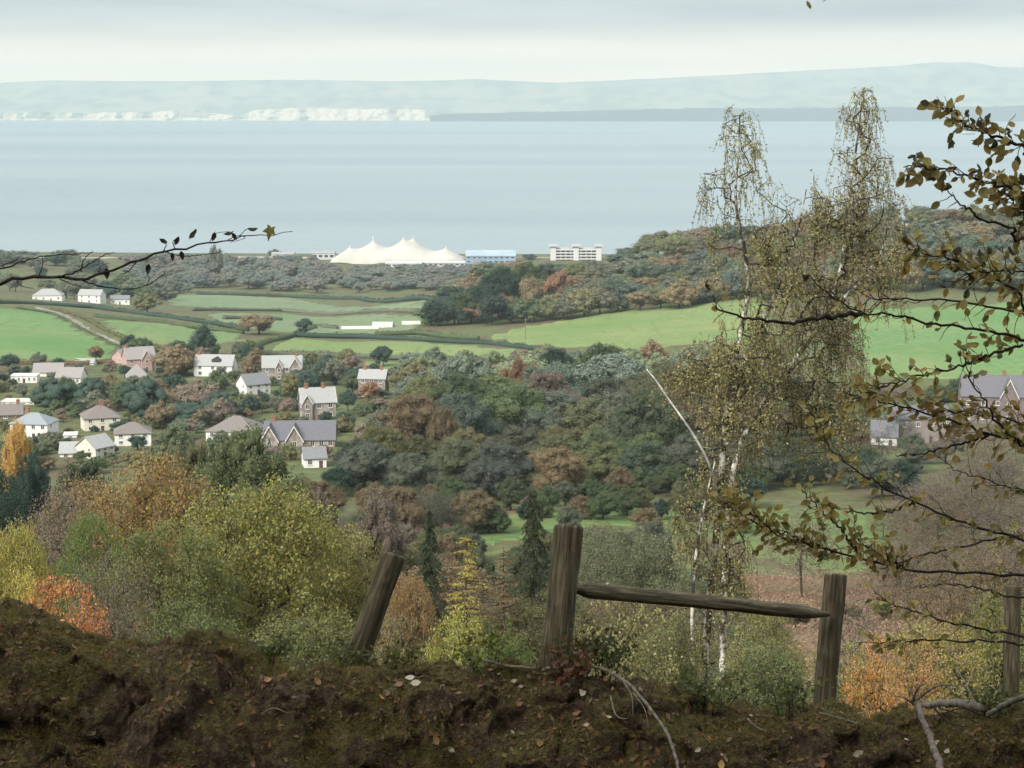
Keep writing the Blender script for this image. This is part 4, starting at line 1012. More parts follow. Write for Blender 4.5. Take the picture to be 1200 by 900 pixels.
hedge('dark hedge along the shore side of the pale flats', [(230, 346), (330, 348), (420, 351), (508, 353)], 3.5, color=C_DARK, size=.45)
hedge('short hedge in the left part of the pale flats', [(262, 374), (300, 375), (330, 376)], 2.6, color=C_GREY)

# ---------------- slope below the fence: left side
tree('mid', 285, 492, 165, 255, (.10, .12, .055), 'large dark green oak below the school, left of centre', jit=0)
tree('mid', 225, 505, 90, 265, C_OLIVE, 'olive crown on the left shoulder of the large dark green oak', jit=0)
tree('mid', 352, 560, 70, 190, C_OLIVE, 'olive tree under the right side of the large dark green oak', jit=0)
tree('mid', 378, 560, 60, 230, C_PINKBR, 'pinkish brown bush right of the large dark green oak', jit=0)
tree('mid', 440, 572, 70, 230, C_PINKBR, 'pale brown tree left of the leaning post', jit=0)
tree('mid', 470, 566, 60, 330, C_BROWN, 'brown tree behind the top of the leaning post', jit=0)
tree('near', 165, 528, 190, 125, (0.235, 0.165, 0.070), 'tall orange brown tree on the left slope', jit=0)
tree('near', 90, 560, 150, 135, (0.195, 0.150, 0.085), 'dull brown tree left of the orange brown one', jit=0)
tree('bare', 60, 575, 140, 120, C_PINKBR, 'half bare brown tree at the left', jit=0)
tree('near', 300, 566, 240, 72, (0.185, 0.178, 0.058), 'big yellow green tree in front of the oak, left of the leaning post', jit=0)
tree('near', 195, 610, 190, 66, (0.130, 0.140, 0.052), 'green leafy tree left of the big yellow green tree', jit=0)
tree('near', 395, 606, 150, 80, (0.180, 0.168, 0.060), 'yellow green tree just left of the leaning post', jit=0)
tree('near', 100, 600, 90, 95, (0.126, 0.160, 0.051), 'dark green small tree between the brown trees', jit=0)
tree('near', 8, 612, 90, 60, (0.260, 0.235, 0.070), 'bright yellow green tree at the left edge', jit=0)
tree('near', -30, 540, 120, 150, C_DARK, 'dark tree at the left edge below the orange crown', jit=0)
tree('mid', 14, 486, 46, 340, (0.440, 0.280, 0.090), 'bright orange tree at the left edge in front of the white house', jit=0)
tree('mid', 25, 520, 70, 300, C_DARK, 'dark tree below the bright orange tree', jit=0)
tree('mid', 95, 530, 100, 250, (.05, .065, .035), 'dark bush below the pale cottage', jit=0)
tree('shrub', 60, 668, 130, 38, (0.360, 0.170, 0.075), 'orange red autumn bush behind the mossy bank on the left', jit=0)
tree('shrub', 15, 655, 70, 42, (0.338, 0.288, 0.085), 'yellowish bush left of the orange red bush', jit=0)
tree('bare', 120, 640, 120, 50, C_PINKBR, 'twiggy grey bush above the orange red bush', jit=0, name='twiggy_bush', cat='bush')
tree('shrub', 350, 705, 150, 34, (0.130, 0.135, 0.055), 'green bush at the foot of the big yellow green tree', jit=0)
tree('shrub', 210, 700, 130, 36, (0.105, 0.120, 0.050), 'dark green bush behind the mossy hump', jit=0)
tree('shrub', 460, 715, 90, 30, (0.170, 0.145, 0.075), 'brownish bush beside the leaning post', jit=0)
rng = np.random.default_rng(77)
for k in range(30):
    u = rng.uniform(-30, 520); D = rng.uniform(95, 330)
    tree('mid' if D > 170 else 'near', u, 0, rng.uniform(60, 110) * 190 / D, D, c := pick(rng, [(C_OLIVE, 3), (C_BROWN, 3), (C_GREEN, 2), (C_PINKBR, 2), (C_YG, 1)]), '%s tree on the slope below the village, %s, %s' % (CW[c], side(u, -30, 520), 'lower down' if D > 200 else 'nearer'), 'slope trees under the village', h=rng.uniform(7, 10.5), name='slope_tree')
# centre
tree('spruce', 502, 592, 84, 105, (0.054, 0.074, 0.043), 'dark spruce right of the leaning post', jit=0)
tree('larch', 545, 618, 125, 92, (0.357, 0.294, 0.074), 'pale yellow larch in the middle', jit=0)
tree('spruce', 625, 566, 105, 120, (0.061, 0.074, 0.041), 'dark spruce directly behind the tall fence post', jit=0)
tree('larch', 590, 640, 120, 85, (0.203, 0.144, 0.085), 'thin brown larch left of the tall fence post', jit=0)
tree('larch', 660, 632, 130, 95, (0.169, 0.144, 0.085), 'brown grey larch behind the tall fence post', jit=0)
tree('near', 475, 672, 80, 60, (0.220, 0.150, 0.075), 'orange brown bush behind the leaning post', jit=0, cat='bush')
tree('shrub', 540, 712, 100, 26, (0.260, 0.250, 0.075), 'bright yellow green shrub left of the tall fence post', jit=0)
tree('shrub', 590, 730, 80, 22, (0.119, 0.151, 0.051), 'low green shrub at the foot of the tall fence post', jit=0)
tree('near', 745, 622, 150, 150, (0.126, 0.135, 0.076), 'grey green bushy tree right of the tall fence post', jit=0)
tree('near', 700, 610, 100, 180, (0.144, 0.151, 0.085), 'small grey green tree behind the fence rail', jit=0)
tree('mid', 680, 618, 90, 250, (.08, .085, .05), 'grey green thicket below the strip of grass', jit=0)
tree('mid', 765, 605, 70, 270, C_GREY, 'grey bush at the right end of the strip of grass', jit=0)
tree('mid', 550, 636, 80, 240, (.085, .10, .055), 'pale green thicket below the red bracken', jit=0)
tree('mid', 455, 622, 80, 240, C_OLIVE, 'olive thicket behind the leaning post', jit=0)
tree('mid', 620, 640, 90, 220, (.07, .08, .045), 'dull green thicket behind the spruces', jit=0)
for k in range(14):
    u = rng.uniform(520, 880); D = rng.uniform(110, 235)
    tree('mid' if D > 170 else 'near', u, 0, rng.uniform(50, 90) * 190 / D, D, c := pick(rng, [(C_OLIVE, 2), (C_GREY, 3), (C_BROWN, 2), (C_PALE, 2)]), 'low %s scrub tree behind the fence, %s, %s' % (CW[c], side(u, 520, 880), 'lower down' if D > 170 else 'nearer'), 'scrub trees behind the fence', h=rng.uniform(4, 8), name='scrub_tree')
# thickets that close the lower middle ground
def thicket(u0, u1, D0, D1, h0, h1, n, pal, words, grp, kinds=('mid', 'bare')):
    for k in range(n):
        u = u0 + (u1 - u0) * (k + rng.random()) / n; D = rng.uniform(D0, D1); h = rng.uniform(h0, h1); c = pick(rng, pal)
        kd = kinds[0] if rng.random() < .7 else kinds[-1]
        tree(kd, u, 0, h * rng.uniform(.9, 1.3) / mpp(D), D, c, '%s %s %s %s, %s' % (size(h, h0, h1), CW[c], 'half bare tree' if kd == 'bare' else 'tree', words, side(u, u0, u1)), grp, h=h, name='thicket_tree')
AUT = [(C_OLIVE, 2), (C_GREY, 2), (C_BROWN, 2), (C_PINKBR, 2), (C_GREEN, 1.5)]
thicket(390, 900, 380, 415, 5, 9, 20, [(C_DARK, 3), (C_GREEN, 3), (C_GREY, 2), (C_BROWN, 1.5), (C_PALE, 1)], 'along the foot of the dense wood', 'trees along the foot of the dense wood', ('mid', 'mid'))
thicket(390, 560, 270, 360, 6, 10, 12, AUT, 'in the hollow behind the leaning post', 'trees in the hollow behind the leaning post')
thicket(600, 700, 255, 300, 5, 8, 8, AUT, 'between the two strips of grass', 'trees between the strips of grass')
thicket(690, 860, 225, 262, 4.5, 7.5, 12, [(C_GREY, 3), (C_OLIVE, 2), (C_GREEN, 2)], 'in the scrub below the long strip of grass', 'scrub below the long strip of grass')
thicket(440, 880, 150, 215, 5, 9, 22, AUT, 'in the scrub behind the fence', 'scrub behind the fence')
thicket(540, 870, 80, 135, 4.5, 8, 12, [(C_OLIVE, 2), (C_BROWN, 2), (C_PALE, 2), (C_GREEN, 1)], 'in the near scrub just behind the fence', 'near scrub behind the fence', ('near', 'bare'))
thicket(60, 480, 285, 380, 7, 12, 18, AUT, 'below the lowest houses', 'trees below the lowest houses')
thicket(1040, 1240, 300, 380, 6, 11, 9, [(C_PINKBR, 3), (C_BROWN, 2)], 'beside the right hand valley field', 'trees beside the right hand valley field', ('bare', 'bare'))
BUSHES = [(C_DARK, 2), (C_GREEN, 3), (C_OLIVE, 2), (C_GREY, 2), (C_BROWN, 2)]
thicket(420, 880, 345, 395, 4, 7.5, 30, BUSHES, 'in the brush under the dense wood', 'brush under the dense wood', ('mid', 'mid'))
thicket(430, 560, 300, 345, 4, 7, 10, BUSHES, 'in the brush left of the red bracken', 'brush left of the red bracken', ('mid', 'mid'))
thicket(600, 700, 290, 335, 5, 7, 8, BUSHES, 'hiding the middle of the grass strip', 'brush in the middle of the grass strip', ('mid', 'mid'))
thicket(700, 860, 262, 290, 3, 5, 14, BUSHES, 'along the lower edge of the grass strip', 'brush along the grass strip', ('mid', 'mid'))
thicket(860, 1080, 400, 470, 6, 11, 16, [(C_DARK, 2), (C_GREY, 3), (C_GREEN, 2), (C_PINKBR, 1)], 'behind the right hand valley field', 'trees behind the right hand valley field', ('mid', 'mid'))
thicket(1040, 1240, 230, 300, 7, 12, 9, [(C_PINKBR, 3), (C_BROWN, 2)], 'on the slope below the stone house', 'trees below the mauve house', ('bare', 'bare'))
thicket(860, 1060, 215, 250, 2.0, 3.5, 10, [(C_BROWN, 2), (C_OLIVE, 1), (C_PINKBR, 2)], 'below the right hand valley field', 'brush along the right hand valley field', ('mid', 'bare'))
thicket(1030, 1215, 470, 540, 6, 9.5, 9, [(C_PINKBR, 2), (C_BROWN, 2), (C_GREY, 1)], 'screening the stone houses at the right', 'trees screening the right hand houses', ('bare', 'mid'))
# right side
tree('sapling', 735, 690, 130, 30, (.200, .190, .080), 'pale yellow green willow bush under the fence rail', jit=0, cat='bush')
tree('shrub', 790, 715, 100, 32, (0.140, 0.145, 0.062), 'green bush at the foot of the birches', jit=0)
tree('shrub', 905, 705, 110, 40, (0.203, 0.194, 0.076), 'olive bush left of the short fence post', jit=0)
tree('shrub', 900, 762, 130, 26, (0.125, 0.140, 0.065), 'grey green bush below the pointed end of the rail', jit=0)
tree('sapling', 1035, 762, 76, 24, (0.420, 0.220, 0.075), 'bright orange beech sapling right of the short fence post', jit=0, cat='sapling')
tree('sapling', 1085, 745, 80, 30, (0.320, 0.190, 0.085), 'faded orange bush behind the fallen branches', jit=0, cat='bush')
tree('shrub', 1110, 715, 140, 38, (0.236, 0.203, 0.076), 'yellowish bush behind the fallen branches', jit=0)
tree('shrub', 1190, 690, 130, 42, (0.186, 0.194, 0.068), 'olive bush behind the right hand fence post', jit=0)
tree('shrub', 995, 745, 90, 36, (0.220, 0.203, 0.092), 'pale olive bush behind the short fence post', jit=0)
tree('bare', 1010, 690, 110, 60, C_PINKBR, 'twiggy brown bush on the bracken slope', jit=0, name='twiggy_bush', cat='bush')
tree('bare', 1120, 655, 140, 75, C_BROWN, 'twiggy brown thicket on the right slope', jit=0, name='twiggy_bush', cat='bush')
tree('bare', 1200, 620, 150, 90, C_BROWN, 'twiggy thicket at the right edge', jit=0, name='twiggy_bush', cat='bush')
# bracken fronds
def bracken():
    rng_ = np.random.default_rng(3); P = []
    u = rng_.uniform(845, 1240, 15000); y = rng_.uniform(670, 800, 15000)
    Yd = rng_.uniform(110, 300, 15000); X = (u - 600) / FPX * Yd
    Pp = np.stack([X, Yd, ter(X, Yd) + .3 + rng_.random(15000) * .6], 1)
    V, F = leaf_quads(Pp, unit(np.array([0, -.3, 1.]) + rng_.normal(size=Pp.shape) * .6), .24, rng_, .5)
    o = obj('bracken', mesh_np('bracken', V, F, LEAF_FAR, col=leaf_cols(len(Pp), rng_) * .5 + .25), color=(.145, .100, .064)); o['kind'] = 'stuff'
    tag(o, 'red brown bracken covering the slope behind the short fence post', 'bracken')
bracken()

# ------------------------------------------------------------------ birches
def birch(label, stems, blobs, D, nt, seed, color):
    rng_ = np.random.default_rng(seed); s = mpp(D)
    base = at(stems[0][0][0], stems[0][0][1], D); gz = float(ter(base[0], D)); base[2] = gz
    t = thing('birch_tree', label, 'tree', base)
    T = []
    tot = sum(b[2] * b[3] * b[4] for b in blobs)
    for (cx_, cy2, rx, ry, w) in blobs:
        c = at(cx_, cy2, D)
        for k in range(int(nt * rx * ry * w / tot)):
            d = unit(rng_.normal(size=3)) * rng_.random() ** .4; q = c + d * np.array([rx * s, max(rx, 35) * s * 1.1, ry * s])
            if vnoise(q[None], 1.9, seed)[0] > -.10 or cy2 < 165: T.append(q)
    T = np.array(T)
    allA, allP, allR, tips, off = [], [], [], [], 0
    own = rng_.integers(0, 10, len(T))
    paths = []
    for st in stems:
        pts = [at(p[0], p[1], D + (p[2] if len(p) > 2 else 0)) for p in st]; paths.append(smooth_path(pts, 36))
    paths[0][0, 2] = min(paths[0][0, 2], gz - .4)
    near_ = np.argmin(np.array([np.min(np.linalg.norm(T[:, None] - p[None], axis=2), axis=1) for p in paths]), axis=0)
    for j, p in enumerate(paths):
        Tj = T[near_ == j]; r0 = .082 if j == 0 else (.024 if j == 1 and seed == 201 else .046)
        Vv, Ff = chain(p, np.linspace(r0, .012, len(p)), 0, 10, rng=rng_, rough=.05)
        obj('trunk' if j == 0 else 'stem', mesh_np('trunk', Vv, Ff, DEADWOOD if (j == 1 and seed == 201) else BIRCH, smooth=True), t)
        if len(Tj) < 2: continue
        A, par, R, tp = grow(Tj, list(p[6:]), .22, rng_, rt=.0042, power=.42, up=.15)
        n0 = len(p[6:]); R[:n0] = 0; par[:n0] = -1; R = np.minimum(R, .016)
        allA.append(A); allP.append(np.where(par >= 0, par + off, -1)); allR.append(R); tips.append(tp + off); off += len(A)
    A = np.vstack(allA); par = np.concatenate(allP); R = np.concatenate(allR); tips = np.concatenate(tips)
    i = np.where(par >= 0)[0]; V0, F0 = tubes(A[par[i]], A[i], np.maximum(.004, R[i] * 1.2), R[i], 4)
    # hanging twigs with small leaves
    S0, S1, LP = [], [], []
    for k in tips:
        for q in range(rng_.integers(1, 4)):
            p = A[k] + rng_.normal(size=3) * .05; ln = rng_.uniform(.25, .95); dirn = np.array([rng_.normal() * .28 + .05, rng_.normal() * .28, -.55])
            m = 5
            for z in range(m):
                p2 = p + unit(dirn) * ln / m; S0.append(p); S1.append(p2)
                for w in range(3): LP.append(p + (p2 - p) * rng_.random() + rng_.normal(size=3) * .028)
                p = p2; dirn = dirn + np.array([rng_.normal() * .1, rng_.normal() * .1, -.35])
    V1, F1 = tubes(S0, S1, np.full(len(S0), .0032), np.full(len(S0), .0026), 3)
    obj('branches' if False else 'branch', mesh_np('branch', np.vstack([V0, V1]), np.vstack([F0, F1 + len(V0)]), TWIG), t)
    LP = np.array(LP); Nn = unit(rng_.normal(size=LP.shape) + np.array([0, -.4, .2]))
    V, F = leaf_quads(LP, Nn, .027, rng_, .62)
    # upper crown greyer, lower crown more olive
    o = obj('crown', mesh_np('crown', V, F, LEAF, col=leaf_cols(len(LP), rng_, vnoise(LP, 1.2, 4) * .5)), t, color=color)
    for c_ in t.children: c_.matrix_parent_inverse = Matrix.Translation(-t.location)
    return t
tA = birch('weeping birch with a slim white stem, left of the two birches', 
      [[(822, 830), (832, 700, .2), (842, 600, .1), (850, 500), (862, 420), (876, 345), (872, 290), (862, 235), (866, 170), (867, 135)],
       [(841, 585), (834, 553, -1.0), (826, 533, -1.3), (811, 507, -1.5), (798, 488, -1.6), (783, 467, -1.6), (768, 445, -1.7), (762, 438, -1.7), (758, 433, -1.7)],
       [(812, 800, -.3), (812, 690, -.4), (822, 610, -.3), (838, 540, -.1)],
       [(852, 480), (885, 400, .5), (915, 330, .6), (935, 270, .7), (945, 222, .7)]],
      [(868, 158, 28, 44, .6), (846, 205, 34, 38, .5), (886, 222, 30, 32, .55), (862, 272, 42, 28, .6), (905, 270, 28, 34, 1.0), (938, 232, 34, 32, .5), (915, 320, 46, 44, 1.4), (880, 390, 56, 50, 1.2),
       (830, 425, 44, 42, 1.2), (792, 445, 26, 30, .8), (860, 470, 60, 42, 1.0), (835, 560, 36, 60, 1.0), (806, 640, 28, 70, 1.2), (852, 680, 34, 80, 1.0), (806, 745, 28, 50, .9)], 35., 1080, 201, (.225, .205, .095))
tB = birch('taller weeping birch leaning right with a dense drooping crown, right of the two birches',
      [[(846, 832, 1), (848, 720, 1.2), (854, 600, 1.3), (868, 520, 1.5), (910, 450, 1.8), (958, 385, 2), (984, 320, 2), (992, 250, 2), (1004, 170, 2), (1010, 118, 2)],
       [(965, 372, 2), (1008, 330, 2.2), (1035, 290, 2.4), (1040, 250, 2.4)],
       [(900, 460, 1.7), (945, 450, 1.9), (985, 430, 2.2)]],
      [(1012, 126, 26, 36, .75), (1002, 180, 38, 42, .8), (1024, 220, 38, 46, .85), (985, 255, 40, 44, 1.1), (956, 258, 32, 36, .65), (1030, 288, 40, 24, 1.5), (1045, 330, 18, 46, .7), (985, 310, 46, 40, .9),
       (955, 360, 52, 44, 1.3), (985, 410, 40, 46, 1.0), (920, 430, 60, 50, 1.2), (960, 480, 56, 44, 1.0), (890, 510, 40, 40, .7), (1000, 480, 30, 40, .7)], 36.5, 1150, 205, (.215, .190, .092))
# the dead white limb of the left birch
# ------------------------------------------------------------------ foreground earth bank
CREST = [(-400, 655), (-120, 672), (0, 700), (25, 714), (60, 730), (100, 745), (130, 749), (170, 754), (196, 757), (212, 750), (240, 744), (262, 748), (285, 764), (320, 770), (400, 780), (470, 778), (520, 776), (580, 782), (640, 783), (700, 786), (750, 797), (800, 812), (850, 822), (900, 824), (960, 822), (1000, 828), (1050, 832), (1100, 834), (1150, 830), (1200, 826), (1400, 815), (1800, 790)]
CY = 8.3
_cu = np.array([c[0] for c in CREST]); _cx = (_cu - 600) / FPX * CY * 1.03
_cd = np.array([EYE - at(u, y, CY)[2] for u, y in CREST])
def bank_base(X, Y):
    c = np.interp(X, _cx, _cd)
    back = c + .40 * (Y - CY) + .02 * np.maximum(0, Y - 9.6)
    f = CY - Y; face = c + np.where(f < .35, .9 * f * f / .7, .9 * (f - .175))
    face = np.minimum(face, c + 1.75) + .06 * np.maximum(0, f - 2.1)
    near_ = np.interp(Y, [-40, -3, .8, 2.6, 4.8], [-12, 1.2, 1.66, 1.9, 5.2])
    d = np.where(Y > CY, back, np.minimum(face, near_ if np.ndim(near_) else near_))
    d = np.where(Y < 4.8, np.minimum(d, near_), d)
    return EYE - d
def bank_z(X, Y):
    X = np.asarray(X, float); Y = np.asarray(Y, float); z = bank_base(X, Y)
    P = np.stack([X, Y, z * 0], 1)
    mask = np.clip((Y - 3.5) / 1.5, .25, 1)
    n = fbm(P, 1.5, 3, 70) * .15 + fbm(P, 5, 3, 71) * .14 + (.2 - np.abs(vnoise(P, 4.5, 75))) * .14 + (.2 - np.abs(vnoise(P, 11, 76))) * .07 + fbm(P, 26, 4, 72) * .06
    edge = np.exp(-((Y - CY) / .25) ** 2)
    n = n * (1 - .5 * edge)
    for (u, v, Yh, rx, ry, h) in HUMPS:
        x0 = (u - 600) / FPX * Yh
        n = n + h * np.exp(-(((X - x0) / rx) ** 2 + ((Y - Yh) / ry) ** 2) ** 1.6)
    return z + n * mask - (np.interp(X, _offx, _offz) if _offz is not None else 0)
_offx = np.linspace(-3.4, 3.6, 220); _offz = None
HUMPS = [(235, 750, 8.12, .16, .12, .10), (215, 790, 7.75, .20, .16, .14), (100, 800, 7.6, .22, .2, .16), (560, 850, 7.55, .14, .16, .10), (690, 880, 7.4, .2, .15, .1), (850, 850, 7.8, .14, .15, .09), (20, 850, 7.45, .24, .2, .14), (1150, 870, 7.7, .2, .15, .08), (440, 865, 7.4, .25, .15, .05), (130, 748, 8.2, .10, .1, .03)]
def _fit_crest():
    # lower or raise the bank until its skyline follows the crest line
    ys = np.linspace(6.6, 11, 160); tot = np.zeros(len(_offx))
    X, Y = np.meshgrid(_offx, ys); Z = bank_z(X.ravel(), Y.ravel()).reshape(X.shape)
    el = (Z - EYE) / Y; k = np.argmax(el, axis=0); Yk = ys[k]; want = np.interp(_offx * CY / Yk, _cx, -_cd) / CY
    return (el.max(0) - want) * Yk
for _ in range(2):
    _o = _fit_crest(); _o = np.convolve(np.pad(_o, 4, mode='edge'), np.ones(9) / 9, 'valid'); _offz = _o if _offz is None else _offz + _o
def bank_mesh():
    xs = np.concatenate([np.linspace(-26, -3.3, 40), np.linspace(-3.25, 3.35, 560), np.linspace(3.4, 26, 40)])
    ys = np.concatenate([np.linspace(-36, 4.5, 60), np.linspace(4.6, 6.3, 20), np.linspace(6.32, 8.9, 230), np.linspace(8.95, 24, 90)])
    X, Y = np.meshgrid(xs, ys); Z = bank_z(X.ravel(), Y.ravel())
    V = np.stack([X.ravel(), Y.ravel(), Z], 1); n, m = X.shape; I = np.arange(n * m).reshape(n, m)
    # push the face sideways a little so hummocks overhang
    k = np.clip((V[:, 1] - 6.2) / .6, 0, 1) * np.clip((8.7 - V[:, 1]) / .4, 0, 1)
    V[:, 1] -= fbm(V * np.array([1, .6, 1]), 4.5, 3, 88) * .24 * k; V[:, 0] += fbm(V, 7.0, 2, 89) * .09 * k
    F = np.stack([I[:-1, :-1].ravel(), I[:-1, 1:].ravel(), I[1:, 1:].ravel(), I[1:, :-1].ravel()], 1)
    return V, F
def soil_mat():
    m, t = new_mat('earth_bank'); A = t.nodes.new; K = t.links.new
    o = A('ShaderNodeOutputMaterial'); p = A('ShaderNodeBsdfPrincipled'); p.inputs['Roughness'].default_value = .95; p.inputs['Specular IOR Level'].default_value = .1
    tcn = A('ShaderNodeTexCoord')
    def nz_(s, d=6, r=.6):
        n = A('ShaderNodeTexNoise'); n.inputs['Scale'].default_value = s; n.inputs['Detail'].default_value = d; n.inputs['Roughness'].default_value = r; K(tcn.outputs['Object'], n.inputs['Vector']); return n.outputs['Fac']
    def ramp(f, *st):
        r = A('ShaderNodeValToRGB'); K(f, r.inputs[0]); e = r.color_ramp.elements
        while len(e) < len(st): e.new(.5)
        for q, (pos, c) in zip(e, st): q.position = pos; q.color = (*c, 1)
        return r.outputs[0]
    soil = ramp(nz_(28), (.3, (.022, .015, .010)), (.5, (.066, .045, .030)), (.74, (.160, .115, .080)))
    moss = ramp(nz_(40), (.3, (.028, .025, .010)), (.7, (.140, .115, .044)))
    geo = A('ShaderNodeNewGeometry'); sx = A('ShaderNodeSeparateXYZ'); K(geo.outputs['Normal'], sx.inputs[0])
    ad = A('ShaderNodeMath'); ad.operation = 'MULTIPLY_ADD'; K(sx.outputs[2], ad.inputs[0]); ad.inputs[1].default_value = .25; 
    K(nz_(2.6, 5), ad.inputs[2])
    mr = A('ShaderNodeMapRange'); mr.inputs[1].default_value = .62; mr.inputs[2].default_value = .74; K(ad.outputs[0], mr.inputs[0])
    mx_ = A('ShaderNodeMix'); mx_.data_type = 'RGBA'; K(mr.outputs[0], mx_.inputs[0]); K(soil, mx_.inputs[6]); K(moss, mx_.inputs[7])
    K(mx_.outputs[2], p.inputs['Base Color'])
    b = A('ShaderNodeBump'); b.inputs['Strength'].default_value = .9; b.inputs['Distance'].default_value = .03; K(nz_(60, 5), b.inputs['Height']); K(b.outputs[0], p.inputs['Normal'])
    K(p.outputs[0], o.inputs[0]); return m
BV, BF = bank_mesh()
struct('earth_bank', mesh_np('earth_bank', BV, BF, soil_mat(), smooth=True))
# visible part of the bank, with normals, for scattering
_fn = np.cross(BV[BF[:, 2]] - BV[BF[:, 0]], BV[BF[:, 3]] - BV[BF[:, 1]]); _fn = unit(_fn)
_fc = BV[BF].mean(1); _sel = np.where((np.abs(_fc[:, 0]) < 3.1) & (_fc[:, 1] > 6.5) & (_fc[:, 1] < 9.2))[0]
def bank_pts(n, rng_, cond=None):
    a = np.linalg.norm(np.cross(BV[BF[_sel, 2]] - BV[BF[_sel, 0]], BV[BF[_sel, 3]] - BV[BF[_sel, 1]]), axis=1)
    if cond is not None: a = a * cond(_fc[_sel], _fn[_sel])
    k = _sel[rng_.choice(len(_sel), n, p=a / a.sum())]; u = rng_.random((n, 1)); v = rng_.random((n, 1))
    P = BV[BF[k, 0]] * (1 - u) * (1 - v) + BV[BF[k, 1]] * u * (1 - v) + BV[BF[k, 2]] * u * v + BV[BF[k, 3]] * (1 - u) * v
    return P, _fn[k]
def moss():
    rng_ = np.random.default_rng(8)
    P, Nn = bank_pts(110000, rng_, lambda c, n: np.clip(vnoise(c, 2.4, 90) + vnoise(c, 6, 91) * .7 + n[:, 2] * .35 + np.clip((c[:, 1] - 7.7) * .35, -.2, .15) - .06, 0, 1) ** 1.5 + .0006)
    n = len(P); d = unit(Nn + rng_.normal(size=(n, 3)) * .6 + np.array([0, 0, -.2])); ln = rng_.uniform(.010, .032, n)[:, None]; sd_ = unit(np.cross(d, rng_.normal(size=(n, 3)))) * .0028
    V = np.stack([P - sd_ - Nn * .003, P + sd_ - Nn * .003, P + d * ln], 1).reshape(-1, 3); F = np.arange(3 * n).reshape(n, 3)
    o = obj('moss', mesh_np('moss', V, F, LEAF, col=leaf_cols(n, rng_, k=3)), color=(.140, .117, .040)); o['kind'] = 'stuff'; tag(o, 'dark green moss cushions growing over the earth bank', 'moss')
moss()
def litter():
    rng_ = np.random.default_rng(18); P, Nn = bank_pts(20000, rng_, lambda c, n: np.clip(n[:, 2], .08, 1) ** 1.5 * (.15 + np.clip(vnoise(c, 3.1, 33) + .25, 0, 1))); n = len(P)
    V, F = leaf_quads(P + Nn * .006, unit(Nn + rng_.normal(size=(n, 3)) * .35), np.random.default_rng(3).uniform(.007, .019, n), rng_, .55, .15)
    o = obj('leaf_litter', mesh_np('leaf_litter', V, F, LEAF, col=leaf_cols(n, rng_)), color=(.17, .105, .058)); o['kind'] = 'stuff'; tag(o, 'crumbled brown leaf litter scattered over the earth bank', 'leaf litter')
    # fine roots and straw
    P, Nn = bank_pts(2600, rng_); d = unit(np.cross(Nn, rng_.normal(size=P.shape)) + np.array([0, 0, -.3])); ln = rng_.uniform(.02, .11, len(P))[:, None]
    V, F = tubes(P + Nn * .004, P + d * ln + Nn * .012, np.full(len(P), .0016), np.full(len(P), .0008), 3)
    o = obj('root_fibres', mesh_np('root_fibres', V, F, noise_mat('straw', (.05, .036, .024), (.16, .125, .085), scale=20))); o['kind'] = 'stuff'; tag(o, 'fine roots and straw sticking out of the earth bank', 'roots')
litter()
def leaf_mesh(name, w=.5, curl=.25, fold=.25, lobes=False, seed=0):
    """one leaf, 1 m long along +y, folded along the midrib and curled; both halves built"""
    rng_ = np.random.default_rng(seed)
    if not lobes:
        t = np.linspace(0, 1, 7); half = w * .5 * np.sin(np.pi * np.clip(t, 0, 1) ** .85) ** .8; half[0] = .01; half[-1] = .005
        mid = np.stack([t * 0, t, curl * (t - .5) ** 2 * 1.5 - curl * .3], 1)
        l = mid + np.stack([-half, t * 0, half * fold * (1 + rng_.normal(size=7) * .3)], 1); r = mid + np.stack([half, t * 0, half * fold * (1 + rng_.normal(size=7) * .3)], 1)
        V = np.concatenate([l, mid, r]); F = []
        for k in range(6): F += [[k, k + 7, k + 8, k + 1], [k + 7, k + 14, k + 15, k + 8]]
        V = np.vstack([V, [[-.012, -.18, 0], [.012, -.18, 0], [.012, .02, -curl * .1], [-.012, .02, -curl * .1]]]); F.append([21, 22, 23, 24])
        return V, np.array(F)
    # palmate, drooping
    pts = [(0, 0)]; 
    for k, (a, r) in enumerate([(-150, .25), (-120, .55), (-95, .38), (-62, .85), (-35, .5), (0, 1.0), (35, .5), (62, .85), (95, .38), (120, .55), (150, .25)]):
        pts.append((r * math.sin(rad(a)) * .8, .1 + r * math.cos(rad(a))))
    V = np.array([(x, y, .28 * abs(x) - .25 * y * y) for x, y in pts]); F = np.array([[0, k, k + 1] for k in range(1, 11)])
    return V, F
LEAF_NEAR = leaf_mat('leaf_close', .35, .45, .4)
def leaf_data(name, seed, **k):
    V, F = leaf_mesh(name, seed=seed, **k); rng_ = np.random.default_rng(seed)
    return mesh_np(name, V, F, LEAF_NEAR, col=np.tile(rng_.random((1, 3)) * .5 + .25, (len(V), 1)), smooth=True)
def orient(o, direction, normal, scale):
    y = unit(np.asarray(direction, float)); z = np.asarray(normal, float); x = unit(np.cross(y, z)); z = np.cross(x, y)
    o.matrix_local = Matrix.LocRotScale(o.location, Matrix(np.array([x, y, z]).T.tolist()), (scale,) * 3)
DRY = [leaf_data('fallen_leaf', 300 + k, w=.6, curl=.35 + .2 * k, fold=.15 + .15 * k) for k in range(4)]
